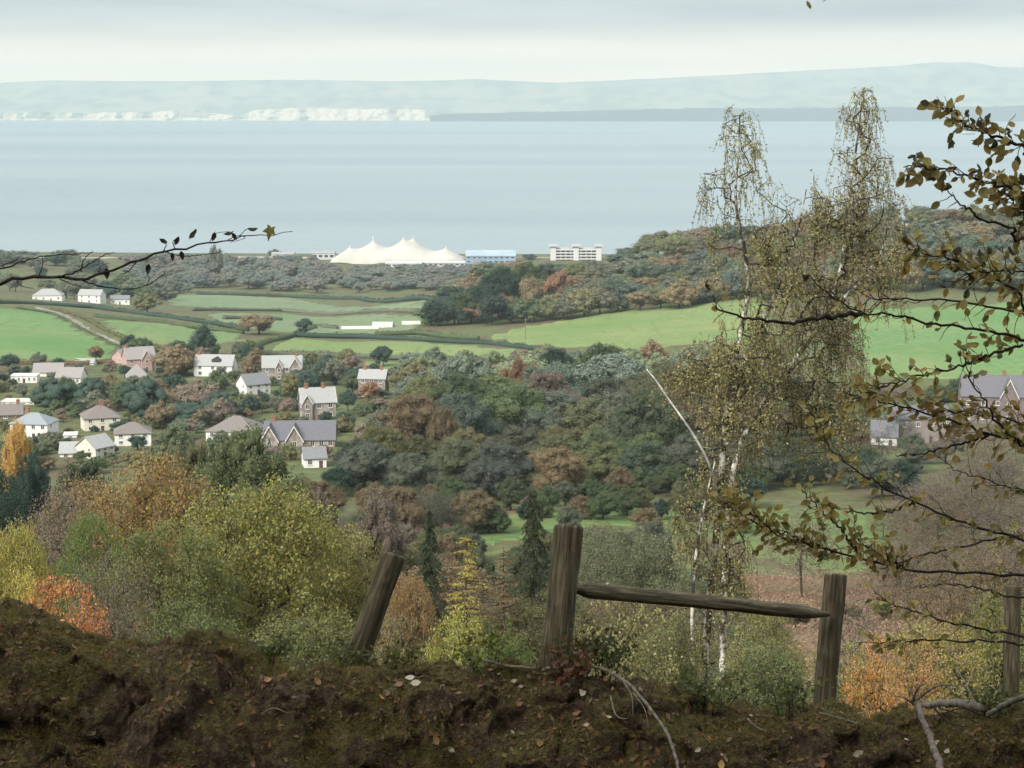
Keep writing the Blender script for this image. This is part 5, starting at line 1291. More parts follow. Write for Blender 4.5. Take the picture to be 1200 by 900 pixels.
def fallen():
    rng_ = np.random.default_rng(44); P, Nn = bank_pts(250, rng_, lambda c, n: (c[:, 1] < 8.3) * (c[:, 1] > 6.9) * np.clip(n[:, 2], .05, 1) * (.4 + (c[:, 0] > -1.2)))
    for k in range(len(P)):
        pale = rng_.random() < .5
        o = obj('fallen_leaf', DRY[k % 4], None, P[k] + Nn[k] * .018, color=((.50, .43, .34) if pale else (.22, .12, .055)) if rng_.random() < .85 else (.42, .24, .08))
        d = np.cross(Nn[k], rng_.normal(size=3)); orient(o, d, unit(Nn[k] + rng_.normal(size=3) * .35), rng_.uniform(.026, .052))
        tag(o, 'pale dry fallen leaf lying on the earth bank' if pale else 'brown dry fallen leaf lying on the earth bank', 'fallen leaf', 'pale fallen leaves on the bank' if pale else 'brown fallen leaves on the bank')
fallen()

# ------------------------------------------------------------------ posts and rail
def wood_mat():
    m, t = new_mat('weathered_wood'); A = t.nodes.new; K = t.links.new
    o = A('ShaderNodeOutputMaterial'); p = A('ShaderNodeBsdfPrincipled'); p.inputs['Roughness'].default_value = .85; p.inputs['Specular IOR Level'].default_value = .2
    tcn = A('ShaderNodeTexCoord'); mp = A('ShaderNodeMapping'); mp.inputs['Scale'].default_value = (1, 1, .07); K(tcn.outputs['Object'], mp.inputs[0])
    n = A('ShaderNodeTexNoise'); n.inputs['Scale'].default_value = 55; n.inputs['Detail'].default_value = 7; n.inputs['Roughness'].default_value = .65; K(mp.outputs[0], n.inputs['Vector'])
    r = A('ShaderNodeValToRGB'); K(n.outputs['Fac'], r.inputs[0]); e = r.color_ramp.elements
    e[0].position = .32; e[0].color = (.028, .022, .013, 1); e[1].position = .74; e[1].color = (.27, .235, .165, 1); q = e.new(.5); q.color = (.105, .085, .054, 1)
    n2 = A('ShaderNodeTexNoise'); n2.inputs['Scale'].default_value = 9; n2.inputs['Detail'].default_value = 4; K(tcn.outputs['Object'], n2.inputs['Vector'])
    mr = A('ShaderNodeMapRange'); mr.inputs[1].default_value = .5; mr.inputs[2].default_value = .7; mr.inputs[4].default_value = .7; K(n2.outputs['Fac'], mr.inputs[0])
    mx_ = A('ShaderNodeMix'); mx_.data_type = 'RGBA'; K(mr.outputs[0], mx_.inputs[0]); K(r.outputs[0], mx_.inputs[6]); mx_.inputs[7].default_value = (.075, .075, .045, 1); K(mx_.outputs[2], p.inputs['Base Color'])
    b = A('ShaderNodeBump'); b.inputs['Strength'].default_value = .8; b.inputs['Distance'].default_value = .008; K(n.outputs['Fac'], b.inputs['Height']); K(b.outputs[0], p.inputs['Normal']); K(p.outputs[0], o.inputs[0]); return m
WOOD = wood_mat()
ENDW = noise_mat('sawn_end', (.07, .055, .04), (.17, .14, .10), scale=60)
def log_mesh(name, Lg, r0, r1, seed, taper0=0, taper1=0, cut=0.0, sides=48, away=(0, 1)):
    """a round pole along +z with grain cracks, knots, an uneven sawn top; optional pointed ends"""
    rng_ = np.random.default_rng(seed); zs = np.concatenate([[0], np.linspace(.012, Lg - .012, 80), [Lg]]); a = np.linspace(0, 2 * np.pi, sides + 1)[:-1]; V = []
    knots = [(rng_.uniform(0, 6.28), rng_.uniform(.15, .9) * Lg, rng_.uniform(.015, .03)) for _ in range(5)]
    cracks = [(rng_.uniform(3.4, 6.0), rng_.uniform(.1, .5) * Lg, rng_.uniform(.7, 1.01) * Lg) for _ in range(3)]
    wob = fbm(np.stack([zs * 3, zs * 0, zs * 0 + seed], 1), 1, 2, seed) * .02
    for i, z in enumerate(zs):
        r = np.interp(z, [0, Lg], [r0, r1])
        if taper0 and z < taper0: r *= .28 + .72 * (z / taper0) ** .75
        if taper1 and z > Lg - taper1: r *= .28 + .72 * ((Lg - z) / taper1) ** .75
        q = np.stack([np.cos(a) * 2.2, np.sin(a) * 2.2, np.full(sides, z * 1.2)], 1)
        rr = r * (1 + fbm(q, 1.6, 3, seed) * .16 + fbm(q * np.array([1, 1, .1]), 9, 2, seed + 5) * .06)
        for (ka, kz, kr) in knots: rr = rr + r * .10 * np.exp(-((np.angle(np.exp(1j * (a - ka))) / .35) ** 2 + ((z - kz) / kr) ** 2))
        for (ca, cz0, cz1) in cracks:
            if cz0 < z < cz1: rr = rr - r * .13 * np.exp(-(np.angle(np.exp(1j * (a - ca - .08 * math.sin(z * 9)))) / .13) ** 2)
        if i in (0, len(zs) - 1): rr = rr * .93
        zz_ = z - (cut * rr * (np.cos(a) * away[0] + np.sin(a) * away[1]) if i >= len(zs) - 4 else 0) + (rng_.normal(size=sides) * .003 if i == len(zs) - 1 else 0)
        V.append(np.stack([np.cos(a) * rr + wob[i], np.sin(a) * rr, np.full(sides, 1.) * zz_], 1))
    V = np.concatenate(V); n = len(zs); k = np.arange(sides); k2 = (k + 1) % sides
    F = np.concatenate([np.stack([k, k2, k2 + sides, k + sides], 1) + i * sides for i in range(n - 1)])
    Vt = np.vstack([V, [[wob[-1], 0, Lg - .006]], [[wob[0], 0, 0]]]); T = np.stack([k + (n - 1) * sides, k2 + (n - 1) * sides, np.full(sides, len(V))], 1); Bt = np.stack([k2, k, np.full(sides, len(V) + 1)], 1)
    fm_ = np.concatenate([np.zeros(len(F)), np.ones(2 * sides)]).astype(int)
    me = mesh_np(name, Vt, [F, np.vstack([T, Bt])], mats=[WOOD, ENDW], fmat=fm_); me.polygons.foreach_set('use_smooth', fm_ == 0); return me
def place_log(name, me, a, b, parent=None):
    a = np.asarray(a, float); d = Vector((np.asarray(b) - a).tolist()); o = obj(name, me, parent); o.matrix_local = Matrix.Translation(Vector(a.tolist())) @ d.to_track_quat('Z', 'Y').to_matrix().to_4x4(); return o
def post(name, top, bot, D, wtop, wbot, seed, parent=None, origin=None, cut=.25, tilt=0.0):
    a = at(*bot, D); b = at(*top, D + tilt); v = unit(b - a); a2 = a - v * .35; Lg = float(np.linalg.norm(b - a2)); s = mpp(D)
    o0 = np.zeros(3) if origin is None else origin
    w_ = Vector((b - a2).tolist()).to_track_quat('Z', 'Y').inverted() @ Vector((0, 1, 0))
    return place_log(name, log_mesh(name, Lg, wbot * s / 2, wtop * s / 2, seed, cut=.34, away=(w_.x, w_.y)), a2 - o0, b - o0, parent)
p1 = post('fence_post', (462, 650), (416, 778), 8.75, 28, 30, 1, cut=.45); tag(p1, 'weathered round fence post leaning to the right, standing alone on the left', 'fence post')
og = at(653, 786, 8.45); fence = thing('fence_section', 'broken fence of two weathered round posts joined by one rail', 'fence', og)
q = post('post', (667, 617), (651, 788), 8.45, 34, 38, 2, fence, og); q['label'] = 'tall thick post leaning slightly right'
q = post('post', (979, 673), (966, 828), 9.7, 26, 28, 3, fence, og, cut=.1); q['label'] = 'shorter post holding the pointed end of the rail'
ra, rb = at(671, 690, 8.50), at(972, 720, 9.60)
q = place_log('rail', log_mesh('rail', float(np.linalg.norm(rb - ra)), .038, .036, 4, taper0=.10, taper1=.26), ra - og, rb - og, fence); q['label'] = 'round rail with both ends cut to a point'
p4 = post('fence_post', (1187.5, 687), (1185, 835), 12.5, 18, 19, 5, cut=.1); tag(p4, 'upright fence post at the right edge with a wire beside it', 'fence post')
Vw, Fw = chain([at(1177, 700, 12.4), at(1176, 760, 12.4), at(1175, 832, 12.4)], .003, .003, 5); tag(obj('wire', mesh_np('wire', Vw, Fw, plain((.08, .07, .065), .5))), 'thin rusty wire hanging beside the right hand fence post', 'wire')

# ------------------------------------------------------------------ roots and fallen branches
ROOTM = noise_mat('root_bark', (.07, .058, .044), (.22, .19, .15), scale=30, bump=.4, bdist=.01, stretch=(1, 1, 1))
def stick(name, label, cat, px, r0, r1, mat, sides=9, twigs=(), group=None):
    pts = smooth_path([at(p[0], p[1], p[2]) for p in px], 30); o0 = pts[0].copy(); rng_ = np.random.default_rng(int(px[0][0]))
    pts = pts + rng_.normal(size=pts.shape) * r0 * .22
    V, F = chain(pts - o0, r0, r1, sides, rng=rng_, rough=.07); m_ = mesh_np(name, V, F, mat, smooth=True)
    if not twigs: o = obj(name, m_, None, o0); return tag(o, label, cat, group)
    t = thing(name, label, cat, o0, group=group); obj('stem', m_, t)
    for tw in twigs:
        p = smooth_path([at(q[0], q[1], q[2]) for q in tw[0]], 16) - o0; V, F = chain(p, tw[1], tw[1] * .35, 6, rng=rng_, rough=.1); obj('twig', mesh_np('twig', V, F, mat, smooth=True), t)
    return t
stick('tree_root', 'long pale root arching over the bank from the foot of the tall fence post', 'root', [(640, 783, 8.3), (680, 779, 8.15), (712, 787, 8.05), (738, 803, 7.85), (762, 830, 7.6), (782, 860, 7.35), (793, 892, 7.1), (796, 915, 6.95)], .009, .006, ROOTM, twigs=[([(730, 798, 7.9), (740, 815, 7.75), (742, 838, 7.6)], .004), ([(715, 815, 7.8), (722, 838, 7.6), (735, 842, 7.55), (739, 832, 7.55)], .004), ([(742, 812, 7.75), (755, 830, 7.6), (760, 852, 7.45)], .003)])
stick('tree_root', 'short pale root lying along the crest left of the tall fence post', 'root', [(545, 772, 8.3), (575, 776, 8.3), (600, 781, 8.28), (628, 783, 8.25)], .008, .006, ROOTM)
stick('fallen_branch', 'pale broken branch running down the bank at the right', 'branch', [(1074, 822, 8.25), (1082, 846, 7.95), (1092, 872, 7.75), (1102, 898, 7.5), (1108, 925, 7.3)], .013, .017, noise_mat('dead_bark', (.09, .07, .055), (.25, .205, .17), scale=40, bump=.5, bdist=.01), twigs=[([(1078, 828, 8.2), (1070, 822, 8.25), (1076, 806, 8.2), (1083, 801, 8.2)], .010), ([(1073, 822, 8.25), (1090, 808, 8.2), (1104, 803, 8.2), (1124, 804, 8.2)], .007), ([(1072, 826, 8.25), (1060, 818, 8.2), (1050, 816, 8.2)], .006)])
stick('fallen_log', 'thick brown fallen log lying on the crest at the right', 'log', [(1084, 827, 8.5), (1110, 824, 8.45), (1132, 825, 8.4), (1152, 829, 8.35)], .017, .021, BARK_PALE, sides=12)
stick('fallen_branch', 'grey branch sloping up out of the right edge', 'branch', [(1158, 838, 8.2), (1175, 828, 8.1), (1200, 816, 8.0), (1240, 800, 7.9)], .012, .017, noise_mat('grey_bark', (.09, .085, .065), (.20, .19, .155), scale=30))
stick('dead_twig', 'thin bleached forked twig standing up behind the fallen log', 'twig', [(1141, 822, 8.4), (1133, 804, 8.4), (1124, 788, 8.4), (1120, 774, 8.4)], .005, .002, plain((.55, .5, .43)), 6, twigs=[([(1133, 804, 8.4), (1138, 792, 8.4), (1143, 778, 8.4)], .003), ([(1131, 808, 8.4), (1122, 815, 8.4)], .0025)])
for k, (a, b, c, lb) in enumerate([((1090, 826), (1112, 846), (1135, 852), 'thin brown twig hanging below the fallen log, left'), ((1100, 830), (1128, 838), (1160, 858), 'thin brown twig hanging below the fallen log, right'), ((1150, 838), (1128, 830), (1098, 838), 'crooked twig tangled under the fallen log'), ((960, 835), (985, 842), (1012, 850), 'short pale twig lying below the short fence post'), ((876, 842), (884, 850), (896, 856), 'short straw coloured twig on the bank right of centre'), ((305, 838), (320, 830), (338, 836), 'short bent twig on the left part of the bank'), ((780, 852), (786, 870), (792, 888), 'thin vertical twig on the bank below the birches')]):
    D = 8.0 - max(0, (a[1] - 830)) * .012
    stick('dead_twig', lb, 'twig', [(*a, D), (*b, D - .06), (*c, D - .14)], .0045, .002, TWIG if k < 3 else ROOTM, 6)
# bramble and small plants on the crest
def sprig(label, px, py, D, hpx, wpx, n, color, seed, lsize=.016, name='bramble', cat='bramble'):
    rng_ = np.random.default_rng(seed); s = mpp(D); o0 = at(px, py, D); t = thing(name, label, cat, o0); LPs = []
    for k in range(n):
        a = rng_.uniform(-1, 1); hh = hpx * s * rng_.uniform(.45, 1); p = smooth_path([np.array([a * wpx * s * .25, rng_.normal() * .05, -.06]), np.array([a * wpx * s * .4, rng_.normal() * .08, hh * .7]), np.array([a * wpx * s * .6 + rng_.normal() * .05, rng_.normal() * .12, hh])], 12)
        V, F = chain(p, .003, .0012, 5); obj('stem', mesh_np('stem', V, F, TWIG), t)
        for i in range(3, 12):
            for j in range(3): LPs.append(p[i] + rng_.normal(size=3) * .022)
    LPs = np.array(LPs); V, F = leaf_quads(LPs, unit(rng_.normal(size=LPs.shape) + np.array([0, -.3, .6])), lsize, rng_, .6)
    obj('foliage', mesh_np('foliage', V, F, LEAF, col=leaf_cols(len(LPs), rng_)), t, color=color)
sprig('dark bramble sprawling at the right foot of the tall fence post', 705, 785, 8.25, 46, 90, 13, (.055, .060, .024), 1)
sprig('reddish bramble at the base of the tall fence post', 672, 785, 8.2, 30, 50, 9, (.12, .06, .035), 2)
sprig('small weed with upright stems left of the tall fence post', 575, 782, 8.35, 40, 70, 8, (.10, .11, .03), 3)
sprig('low weeds around the foot of the leaning post', 440, 782, 8.5, 26, 120, 14, (.09, .095, .03), 4)
sprig('low green plant on the crest under the birches', 830, 824, 8.3, 34, 90, 10, (.09, .10, .035), 5)
sprig('small weed on the crest left of the short fence post', 925, 828, 8.4, 30, 70, 8, (.085, .10, .035), 6)
sprig('tuft of weeds on the crest behind the mossy hump', 300, 772, 8.4, 24, 110, 10, (.08, .09, .03), 7)
sprig('weeds around the foot of the right hand fence post', 1170, 832, 8.4, 26, 70, 8, (.10, .10, .04), 8)
def grass_fringe():
    rng_ = np.random.default_rng(61); n = 5000; X = rng_.uniform(-3, 3, n); Y = CY + np.abs(rng_.normal(size=n)) * .5 + .02
    keep = vnoise(np.stack([X, Y, X * 0], 1), 2.5, 7) > -.12; X, Y = X[keep], Y[keep]; n = len(X); z = bank_z(X, Y)
    P = np.stack([X, Y, z], 1); ln = rng_.uniform(.02, .075, n)[:, None]; d = unit(np.array([0, 0, 1.]) + rng_.normal(size=(n, 3)) * .5); sd_ = unit(np.cross(d, rng_.normal(size=(n, 3)))) * .0022
    V = np.stack([P - sd_, P + sd_, P + d * ln], 1).reshape(-1, 3)
    o = obj('grass', mesh_np('grass', V, np.arange(3 * n).reshape(n, 3), LEAF, col=leaf_cols(n, rng_, k=3)), color=(.13, .12, .045)); o['kind'] = 'stuff'; tag(o, 'thin dry grass along the crest of the bank', 'grass')
grass_fringe()

# ------------------------------------------------------------------ beech at the right: limbs reaching into view, its trunk out of frame
BEECH = [leaf_data('leaf', 400 + k, w=.56, curl=.3 + .45 * k, fold=.3 + .35 * k) for k in range(4)]
LIMBS = [  # px points with distance; leaf density; leaf colour mix towards olive (0) or rust (1); spray half-width px
    ([(1240, 182, 6.2), (1200, 170, 6.1), (1165, 160, 6.0), (1140, 150, 6.0), (1122, 138, 5.9), (1110, 126, 5.9)], 1.0, .45, 16),
    ([(1240, 235, 6.2), (1200, 224, 6.1), (1165, 216, 6.0), (1130, 205, 5.9), (1095, 198, 5.9), (1060, 194, 5.8)], 1.0, .5, 15),
    ([(1230, 280, 6.1), (1185, 266, 6.0), (1150, 256, 6.0), (1128, 240, 5.9), (1108, 222, 5.9)], .12, .5, 10),
    ([(1240, 262, 6.4), (1205, 256, 6.3), (1190, 240, 6.3), (1178, 225, 6.2)], 1.6, .5, 22),
    ([(1240, 372, 6.6), (1190, 340, 6.5), (1140, 312, 6.4), (1100, 300, 6.3), (1062, 292, 6.3)], 1.05, .4, 22),
    ([(1240, 330, 6.4), (1205, 320, 6.4), (1170, 318, 6.3), (1130, 322, 6.3)], 1.0, .45, 26),
    ([(1250, 400, 6.6), (1199, 396, 6.5), (1150, 388, 6.5), (1105, 381, 6.4), (1052, 371, 6.3), (1010, 366, 6.3), (976, 347, 6.2), (946, 324, 6.2)], .22, .5, 14),
    ([(1010, 367, 6.3), (960, 372, 6.2), (925, 377, 6.2), (893, 375, 6.1), (862, 370, 6.1), (842, 360, 6.0), (835, 346, 6.0)], .07, .7, 8),
    ([(1250, 372, 6.8), (1180, 362, 6.7), (1110, 352, 6.6), (1040, 349, 6.5), (1005, 356, 6.5)], .55, .4, 20),
    ([(1200, 402, 6.6), (1150, 420, 6.5), (1110, 432, 6.5), (1060, 446, 6.4), (1022, 458, 6.4), (995, 470, 6.3)], .9, .35, 18),
    ([(1250, 545, 7.0), (1200, 520, 6.9), (1160, 508, 6.8), (1110, 492, 6.8), (1070, 480, 6.7), (1024, 468, 6.6), (990, 462, 6.6)], .95, .62, 20),
    ([(1240, 500, 6.9), (1180, 490, 6.8), (1130, 484, 6.7), (1080, 478, 6.7)], 1.1, .6, 22),
    ([(1250, 530, 6.9), (1190, 515, 6.8), (1160, 480, 6.7), (1140, 448, 6.7), (1128, 410, 6.6)], .45, .35, 16),
    ([(1160, 510, 6.8), (1120, 522, 6.8), (1075, 532, 6.8), (1050, 534, 6.7)], .15, .5, 10),
    ([(1250, 648, 7.4), (1200, 632, 7.3), (1140, 616, 7.2), (1072, 588, 7.1), (1016, 560, 7.0), (976, 528, 7.0), (955, 500, 7.0)], 0.72, .25, 22),
    ([(1072, 588, 7.1), (1040, 600, 7.1), (1000, 600, 7.0), (960, 590, 7.0)], 0.40, .3, 16),
    ([(1250, 680, 7.6), (1200, 676, 7.5), (1136, 672, 7.4), (1060, 666, 7.3), (980, 646, 7.2), (940, 636, 7.1), (912, 628, 7.1), (888, 608, 7.0), (866, 594, 7.0), (846, 584, 7.0)], 0.35, .3, 14),
    ([(975, 645, 7.2), (940, 632, 7.1), (905, 622, 7.1), (875, 606, 7.0), (850, 590, 7.0)], 2.20, .28, 20),
    ([(1060, 666, 7.3), (1035, 652, 7.3), (1015, 640, 7.2), (1000, 628, 7.2)], 2.20, .55, 20),
    ([(1010, 656, 7.2), (985, 620, 7.1), (960, 596, 7.1), (932, 566, 7.0)], 0.72, .35, 14),
    ([(1250, 620, 7.5), (1190, 628, 7.4), (1130, 640, 7.4), (1080, 650, 7.3), (1030, 668, 7.3)], 0.40, .4, 16),
    ([(1250, 752, 8.0), (1190, 743, 7.9), (1130, 733, 7.8), (1081, 719, 7.8), (1046, 708, 7.7), (1025, 694, 7.7)], 0.64, .25, 14),
    ([(1250, 762, 8.1), (1172, 752, 8.0), (1095, 750, 7.9), (1050, 752, 7.9), (1004, 754, 7.8)], 0.48, .3, 12),
    ([(1250, 700, 7.8), (1190, 700, 7.7), (1150, 690, 7.7), (1110, 684, 7.6), (1070, 690, 7.6)], 0.40, .35, 14),
    ([(1240, -70, 6.0), (1130, -40, 6.0), (1040, -18, 6.0), (985, -8, 6.0), (950, -5, 6.0)], .05, .4, 8),
    ([(1250, 580, 7.2), (1200, 575, 7.1), (1150, 560, 7.1), (1110, 548, 7.0)], 0.64, .5, 20),
]
def beech():
    rng_ = np.random.default_rng(91); trunk = np.array([3.95, 6.9]); gz = float(bank_z([3.95], [6.9])[0])
    t = thing('beech_tree', 'beech with thin dark twigs and olive to rust leaves reaching in from the right', 'tree', (trunk[0], trunk[1], gz)); o0 = np.array([trunk[0], trunk[1], gz])
    tp = smooth_path([np.array([0, 0, -.3]), np.array([.05, .02, 2.0]), np.array([-.05, .1, 5.0]), np.array([.1, 0, 9.0])], 24); V, F = chain(tp, .21, .07, 14, rng=rng_, rough=.02); obj('trunk', mesh_np('trunk', V, F, BARK_PALE, smooth=True), t)
    cand = []; S0, S1, R0 = [], [], []
    for (px, dens, rust, sp) in LIMBS:
        pts = [at(*p) for p in px]
        if px[0][0] >= 1225:                         # carry the limb on to the trunk
            e = pts[0]; zt = min(max(e[2] + .15, gz + .6), gz + 6); pts = [np.array([trunk[0], trunk[1], zt + .2]), (np.array([trunk[0], trunk[1], zt]) + e) / 2 + np.array([0, 0, .08])] + pts
        P = smooth_path(pts, 46); P = P + rng_.normal(size=P.shape) * .004; ln = np.linalg.norm(P[-1] - P[0]); r0 = .0085 if len(pts) > 6 else .0055
        V, F = chain(P - o0, r0, .0018, 6, rng=rng_, rough=.06); obj('limb', mesh_np('limb', V, F, TWIG, smooth=True), t)
        vis = np.array([i for i in range(len(P)) if P[i, 0] / P[i, 1] * FPX + 600 < 1235]); 
        if len(vis) < 2: continue
        s = mpp(P[vis[0], 1]); seglen = np.sum(np.linalg.norm(np.diff(P[vis], axis=0), axis=1)); ntw = int(seglen / .018)
        for k in range(ntw):
            i = vis[min(len(vis) - 2, int((k + rng_.random()) / ntw * (len(vis) - 1)))]; b = P[i]; fw = unit(P[i + 1] - P[i]); side = (1 if k % 2 else -1)
            lt = sp * s * rng_.uniform(.5, 1.9); dirn = unit(fw * .8 + np.array([rng_.normal() * .2, rng_.normal() * .5, side * rng_.uniform(.2, .9) + .1]))
            if rng_.random() > .30 + dens * .5: continue
            q = b.copy(); m = 4
            for z in range(m):
                q2 = q + dirn * lt / m; S0.append(q - o0); S1.append(q2 - o0); R0.append(.0020 - z * .0003)
                if rng_.random() < dens * .62: cand.append((q2, unit(dirn + rng_.normal(size=3) * .6), rust, s))
                q = q2; dirn = unit(dirn + rng_.normal(size=3) * .22)
            if rng_.random() < dens: cand.append((q, dirn, rust, s))
    V, F = tubes(S0, S1, R0, np.array(R0) * .8, 4); obj('twig', mesh_np('twig', V, F, TWIG), t)
    cand.append((at(833, 341, 6.0), np.array([-.2, 0, 1]), 1.4, mpp(6.0)))
    for q in [(946, 1, 6.0), (1108, 131, 5.9), (1129, 141, 5.9), (1118, 147, 5.9), (1114, 126, 5.9), (1080, 187, 5.8), (1074, 204, 5.8), (1094, 217, 5.9), (1104, 226, 5.9), (1144, 229, 5.9), (1154, 244, 6.0)]: cand.append((at(*q), unit(rng_.normal(size=3)), .1, mpp(6.0)))
    def ypx(q): return 450 + FPX * math.tan(math.atan2(EYE - q[2], q[1]) - PITCH)
    cand = [c for c in cand if ypx(c[0]) > 118 or c[0][0] / c[0][1] * FPX + 600 < 990]
    scr = np.array([(c[0][0] / c[0][1] * FPX + 600) for c in cand]); idx = [i for i in range(len(cand)) if scr[i] < 1215]; rng_.shuffle(idx)
    idx.sort(key=lambda i: cand[i][0][1]); ind = set(rng_.permutation(idx)[:300].tolist()); BV2, BF2, BC2 = [], [], []; off = 0
    for i, (p, d, rust, s) in enumerate(cand):
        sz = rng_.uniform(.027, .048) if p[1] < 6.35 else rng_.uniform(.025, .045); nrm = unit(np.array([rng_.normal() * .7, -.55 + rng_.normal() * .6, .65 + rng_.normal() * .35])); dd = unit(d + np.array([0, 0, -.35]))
        r = np.clip(rust + rng_.normal() * .28, 0, 1.3); c = (np.array([.170, .190, .055]) if p[1] > 6.35 else np.array([.070, .074, .036])) * (1 - min(r, 1)) + (np.array([.25, .165, .055]) if p[1] > 6.35 else np.array([.105, .070, .038])) * min(r, 1); c = c * (.75 + .5 * rng_.random())  # nearer upper leaves coloured darker, silhouette shade painted in
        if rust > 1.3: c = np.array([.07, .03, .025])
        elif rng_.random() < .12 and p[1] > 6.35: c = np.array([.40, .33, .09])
        if i in ind:
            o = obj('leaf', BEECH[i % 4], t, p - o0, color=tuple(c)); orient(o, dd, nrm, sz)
        else:
            V, F = leaf_mesh('leaf', w=.62, curl=.3, fold=.3, seed=i % 9); y = dd; x = unit(np.cross(y, nrm)); z = np.cross(x, y)
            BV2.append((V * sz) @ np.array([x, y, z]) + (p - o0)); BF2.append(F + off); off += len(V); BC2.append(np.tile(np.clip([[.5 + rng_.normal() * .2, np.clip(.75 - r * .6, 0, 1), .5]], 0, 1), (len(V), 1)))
    if BV2:
        o = obj('foliage', mesh_np('foliage', np.vstack(BV2), np.vstack(BF2), LEAF_NEAR, col=np.vstack(BC2), smooth=True), t, color=(.26, .20, .06)); o['kind'] = 'stuff'
    print('beech leaves', len(cand), len(ind))
beech()

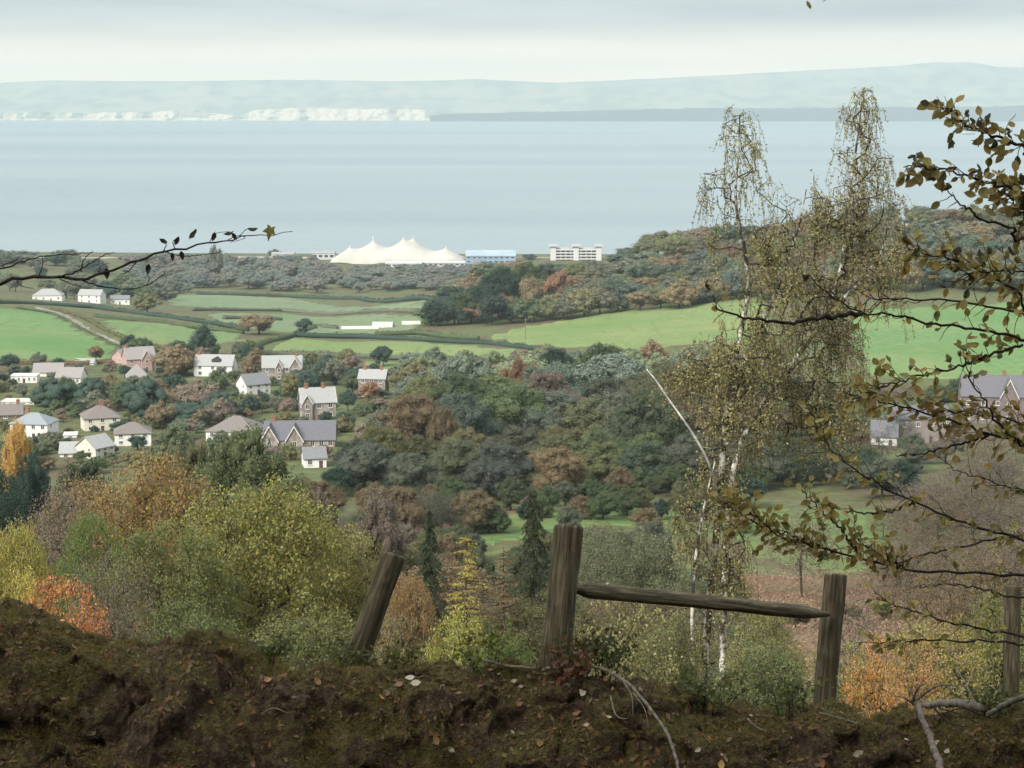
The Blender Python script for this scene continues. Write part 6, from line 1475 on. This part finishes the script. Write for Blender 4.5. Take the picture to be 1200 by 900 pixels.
# ------------------------------------------------------------------ maple at the left: one bare branch reaching in
MAPLE = leaf_data('leaf', 500, lobes=True); CURL = [leaf_data('leaf', 510 + k, w=.5, curl=.9, fold=.9) for k in range(2)]
def maple():
    rng_ = np.random.default_rng(12); tx, ty = -3.3, 6.3; gz = float(bank_z([tx], [ty])[0]); o0 = np.array([tx, ty, gz])
    t = thing('maple_tree', 'maple with one thin bare branch and a few withered leaves reaching in from the left', 'tree', o0)
    V, F = chain(smooth_path([np.array([0, 0, -.3]), np.array([.04, 0, 2.]), np.array([-.1, .05, 4.5]), np.array([0, 0, 8.])], 20), .16, .06, 12, rng=rng_, rough=.03); obj('trunk', mesh_np('trunk', V, F, BARK, smooth=True), t)
    br = [([(-60, 345, 6.2), (0, 332, 6.1), (40, 325, 6.1), (93, 327, 6.0), (127, 318, 6.0), (160, 307, 6.0), (193, 295, 6.0), (233, 287, 6.0), (267, 281, 6.0), (303, 275, 6.0), (343, 273, 6.0)], .0085, .0012),
          ([(-60, 322, 6.2), (0, 315, 6.1), (40, 302, 6.1), (85, 298, 6.0), (110, 296, 6.0)], .005, .001), ([(60, 326, 6.05), (90, 318, 6.0), (120, 300, 6.0), (134, 296, 6.0)], .0035, .001), ([(95, 318, 6.0), (98, 305, 6.0), (108, 294, 6.0)], .0025, .001),
          ([(93, 327, 6.0), (117, 335, 6.0), (160, 338, 6.0), (190, 323, 6.0), (192, 318, 6.0)], .003, .001), ([(45, 325, 6.1), (50, 310, 6.05), (49, 300, 6.0)], .002, .001), ([(0, 312, 6.1), (18, 305, 6.0), (20, 302, 6.0)], .002, .001),
          ([(160, 307, 6.0), (150, 318, 6.0), (140, 322, 6.0)], .002, .001), ([(193, 295, 6.0), (215, 300, 6.0), (250, 297, 6.0), (262, 294, 6.0)], .002, .0008), ([(205, 292, 6.0), (203, 283, 6.0), (210, 278, 6.0)], .002, .0008), ([(190, 296, 6.0), (195, 287, 6.0), (190, 283, 6.0)], .002, .0008),
          ([(267, 281, 6.0), (280, 276, 6.0), (287, 279, 6.0), (270, 284, 6.0)], .0016, .0008), ([(245, 285, 6.0), (252, 274, 6.0), (270, 271, 6.0)], .0014, .0008), ([(280, 277, 6.0), (290, 268, 6.0), (300, 267, 6.0)], .0014, .0008), ([(70, 327, 6.05), (85, 333, 6.0), (95, 336, 6.0)], .002, .0008), ([(115, 322, 6.0), (118, 312, 6.0), (128, 308, 6.0)], .0018, .0008), ([(172, 335, 6.0), (175, 326, 6.0), (172, 322, 6.0)], .0015, .0007), ([(20, 329, 6.1), (25, 335, 6.05), (40, 338, 6.05)], .002, .0008)]
    for k, (px, r0, r1) in enumerate(br):
        pts = [at(*p) for p in px]
        if px[0][0] < 0: pts = [np.array([tx, ty, pts[0][2] - .12]), (np.array([tx, ty, pts[0][2] - .05]) + pts[0]) / 2] + pts
        P = smooth_path(pts, 40); P = P + rng_.normal(size=P.shape) * r0 * .35
        V, F = chain(P - o0, r0, r1, 6, rng=rng_, rough=.1); obj('branch' if k < 2 else 'twig', mesh_np('branch', V, F, TWIG, smooth=True), t)
    for (q, d, n, sz, me, c) in [((318, 267, 6.0), (-.35, -.3, -1), (-.3, -1, .3), .042, MAPLE, (.16, .13, .035)), ((290, 269, 6.0), (1, 0, .1), (0, -.6, 1), .036, CURL[0], (.035, .03, .022)), ((262, 275, 6.0), (1, 0, .3), (0, -.7, 1), .036, CURL[1], (.035, .03, .022)), ((252, 272, 6.0), (-.3, 0, -1), (0, -1, .2), .032, CURL[0], (.03, .028, .02)), ((222, 280, 6.0), (.6, 0, .8), (-.4, -1, .3), .042, CURL[1], (.03, .03, .022)),
                               ((174, 309, 6.0), (-.1, 0, -1), (.2, -1, .3), .036, CURL[0], (.03, .026, .02)), ((125, 314, 6.0), (0, 0, -1), (.2, -1, .3), .038, CURL[1], (.03, .025, .02)), ((212, 294, 6.0), (.2, 0, -1), (0, -1, .3), .032, CURL[0], (.035, .03, .022)), ((196, 285, 6.0), (-.7, 0, .4), (0, -1, .6), .030, CURL[1], (.03, .028, .022)), ((205, 287, 6.0), (.4, 0, .8), (.3, -1, .3), .032, CURL[0], (.035, .03, .022)), ((272, 273, 6.0), (.5, 0, -.8), (0, -1, .3), .028, CURL[1], (.03, .03, .02)), ((202, 296, 6.0), (0, 0, -1), (.5, -1, 0), .028, CURL[1], (.03, .03, .02))]:
        o = obj('leaf', me, t, at(*q) - o0, color=c); orient(o, d, n, sz)
maple()

# ------------------------------------------------------------------ the wood behind and above the viewpoint, which shades the bank
def woodland():
    rng_ = np.random.default_rng(55); P = []
    for k in range(60000):
        pass
        break
    n = 19000; X = rng_.uniform(-24, 20, n) - rng_.random(n) * 4; Y = rng_.uniform(-26, 3.0, n); g = EYE - np.interp(Y, [-40, -3, .8, 2.6, 12], [-12, 1.2, 1.66, 1.9, 5.2])
    lo = np.interp(Y, [-26, -6, 2, 9.5], [1.0, 3.2, 4.5, 5.0]); Z = g + lo + rng_.random(n) ** 1.3 * 9
    el = (Z - EYE) / np.maximum(np.hypot(X, Y), .1); keep = (Y < 0) | (el > .42); P = np.stack([X, Y, Z], 1)[keep]
    V, F = leaf_quads(P, unit(rng_.normal(size=P.shape) + np.array([0, 0, .8])), .30, rng_, .7)
    S0, S1, R_ = [], [], []
    for k in range(16):
        x = rng_.uniform(-18, 18); y = rng_.uniform(-24, -4); z = float(bank_z([x], [y])[0]); S0.append((x, y, z - .3)); S1.append((x + rng_.normal() * .4, y, z + 11)); R_.append(rng_.uniform(.15, .3))
    V2, F2 = tubes(S0, S1, R_, np.array(R_) * .5, 9)
    o = obj('woodland', mesh_np('woodland', np.vstack([V, V2]), np.vstack([F, F2 + len(V)]), LEAF, col=np.vstack([leaf_cols(len(P), rng_), np.full((len(V2), 3), .3)])), color=(.07, .07, .025)); o['kind'] = 'stuff'
    tag(o, 'shady wood standing behind and above the viewpoint', 'woodland')
woodland()
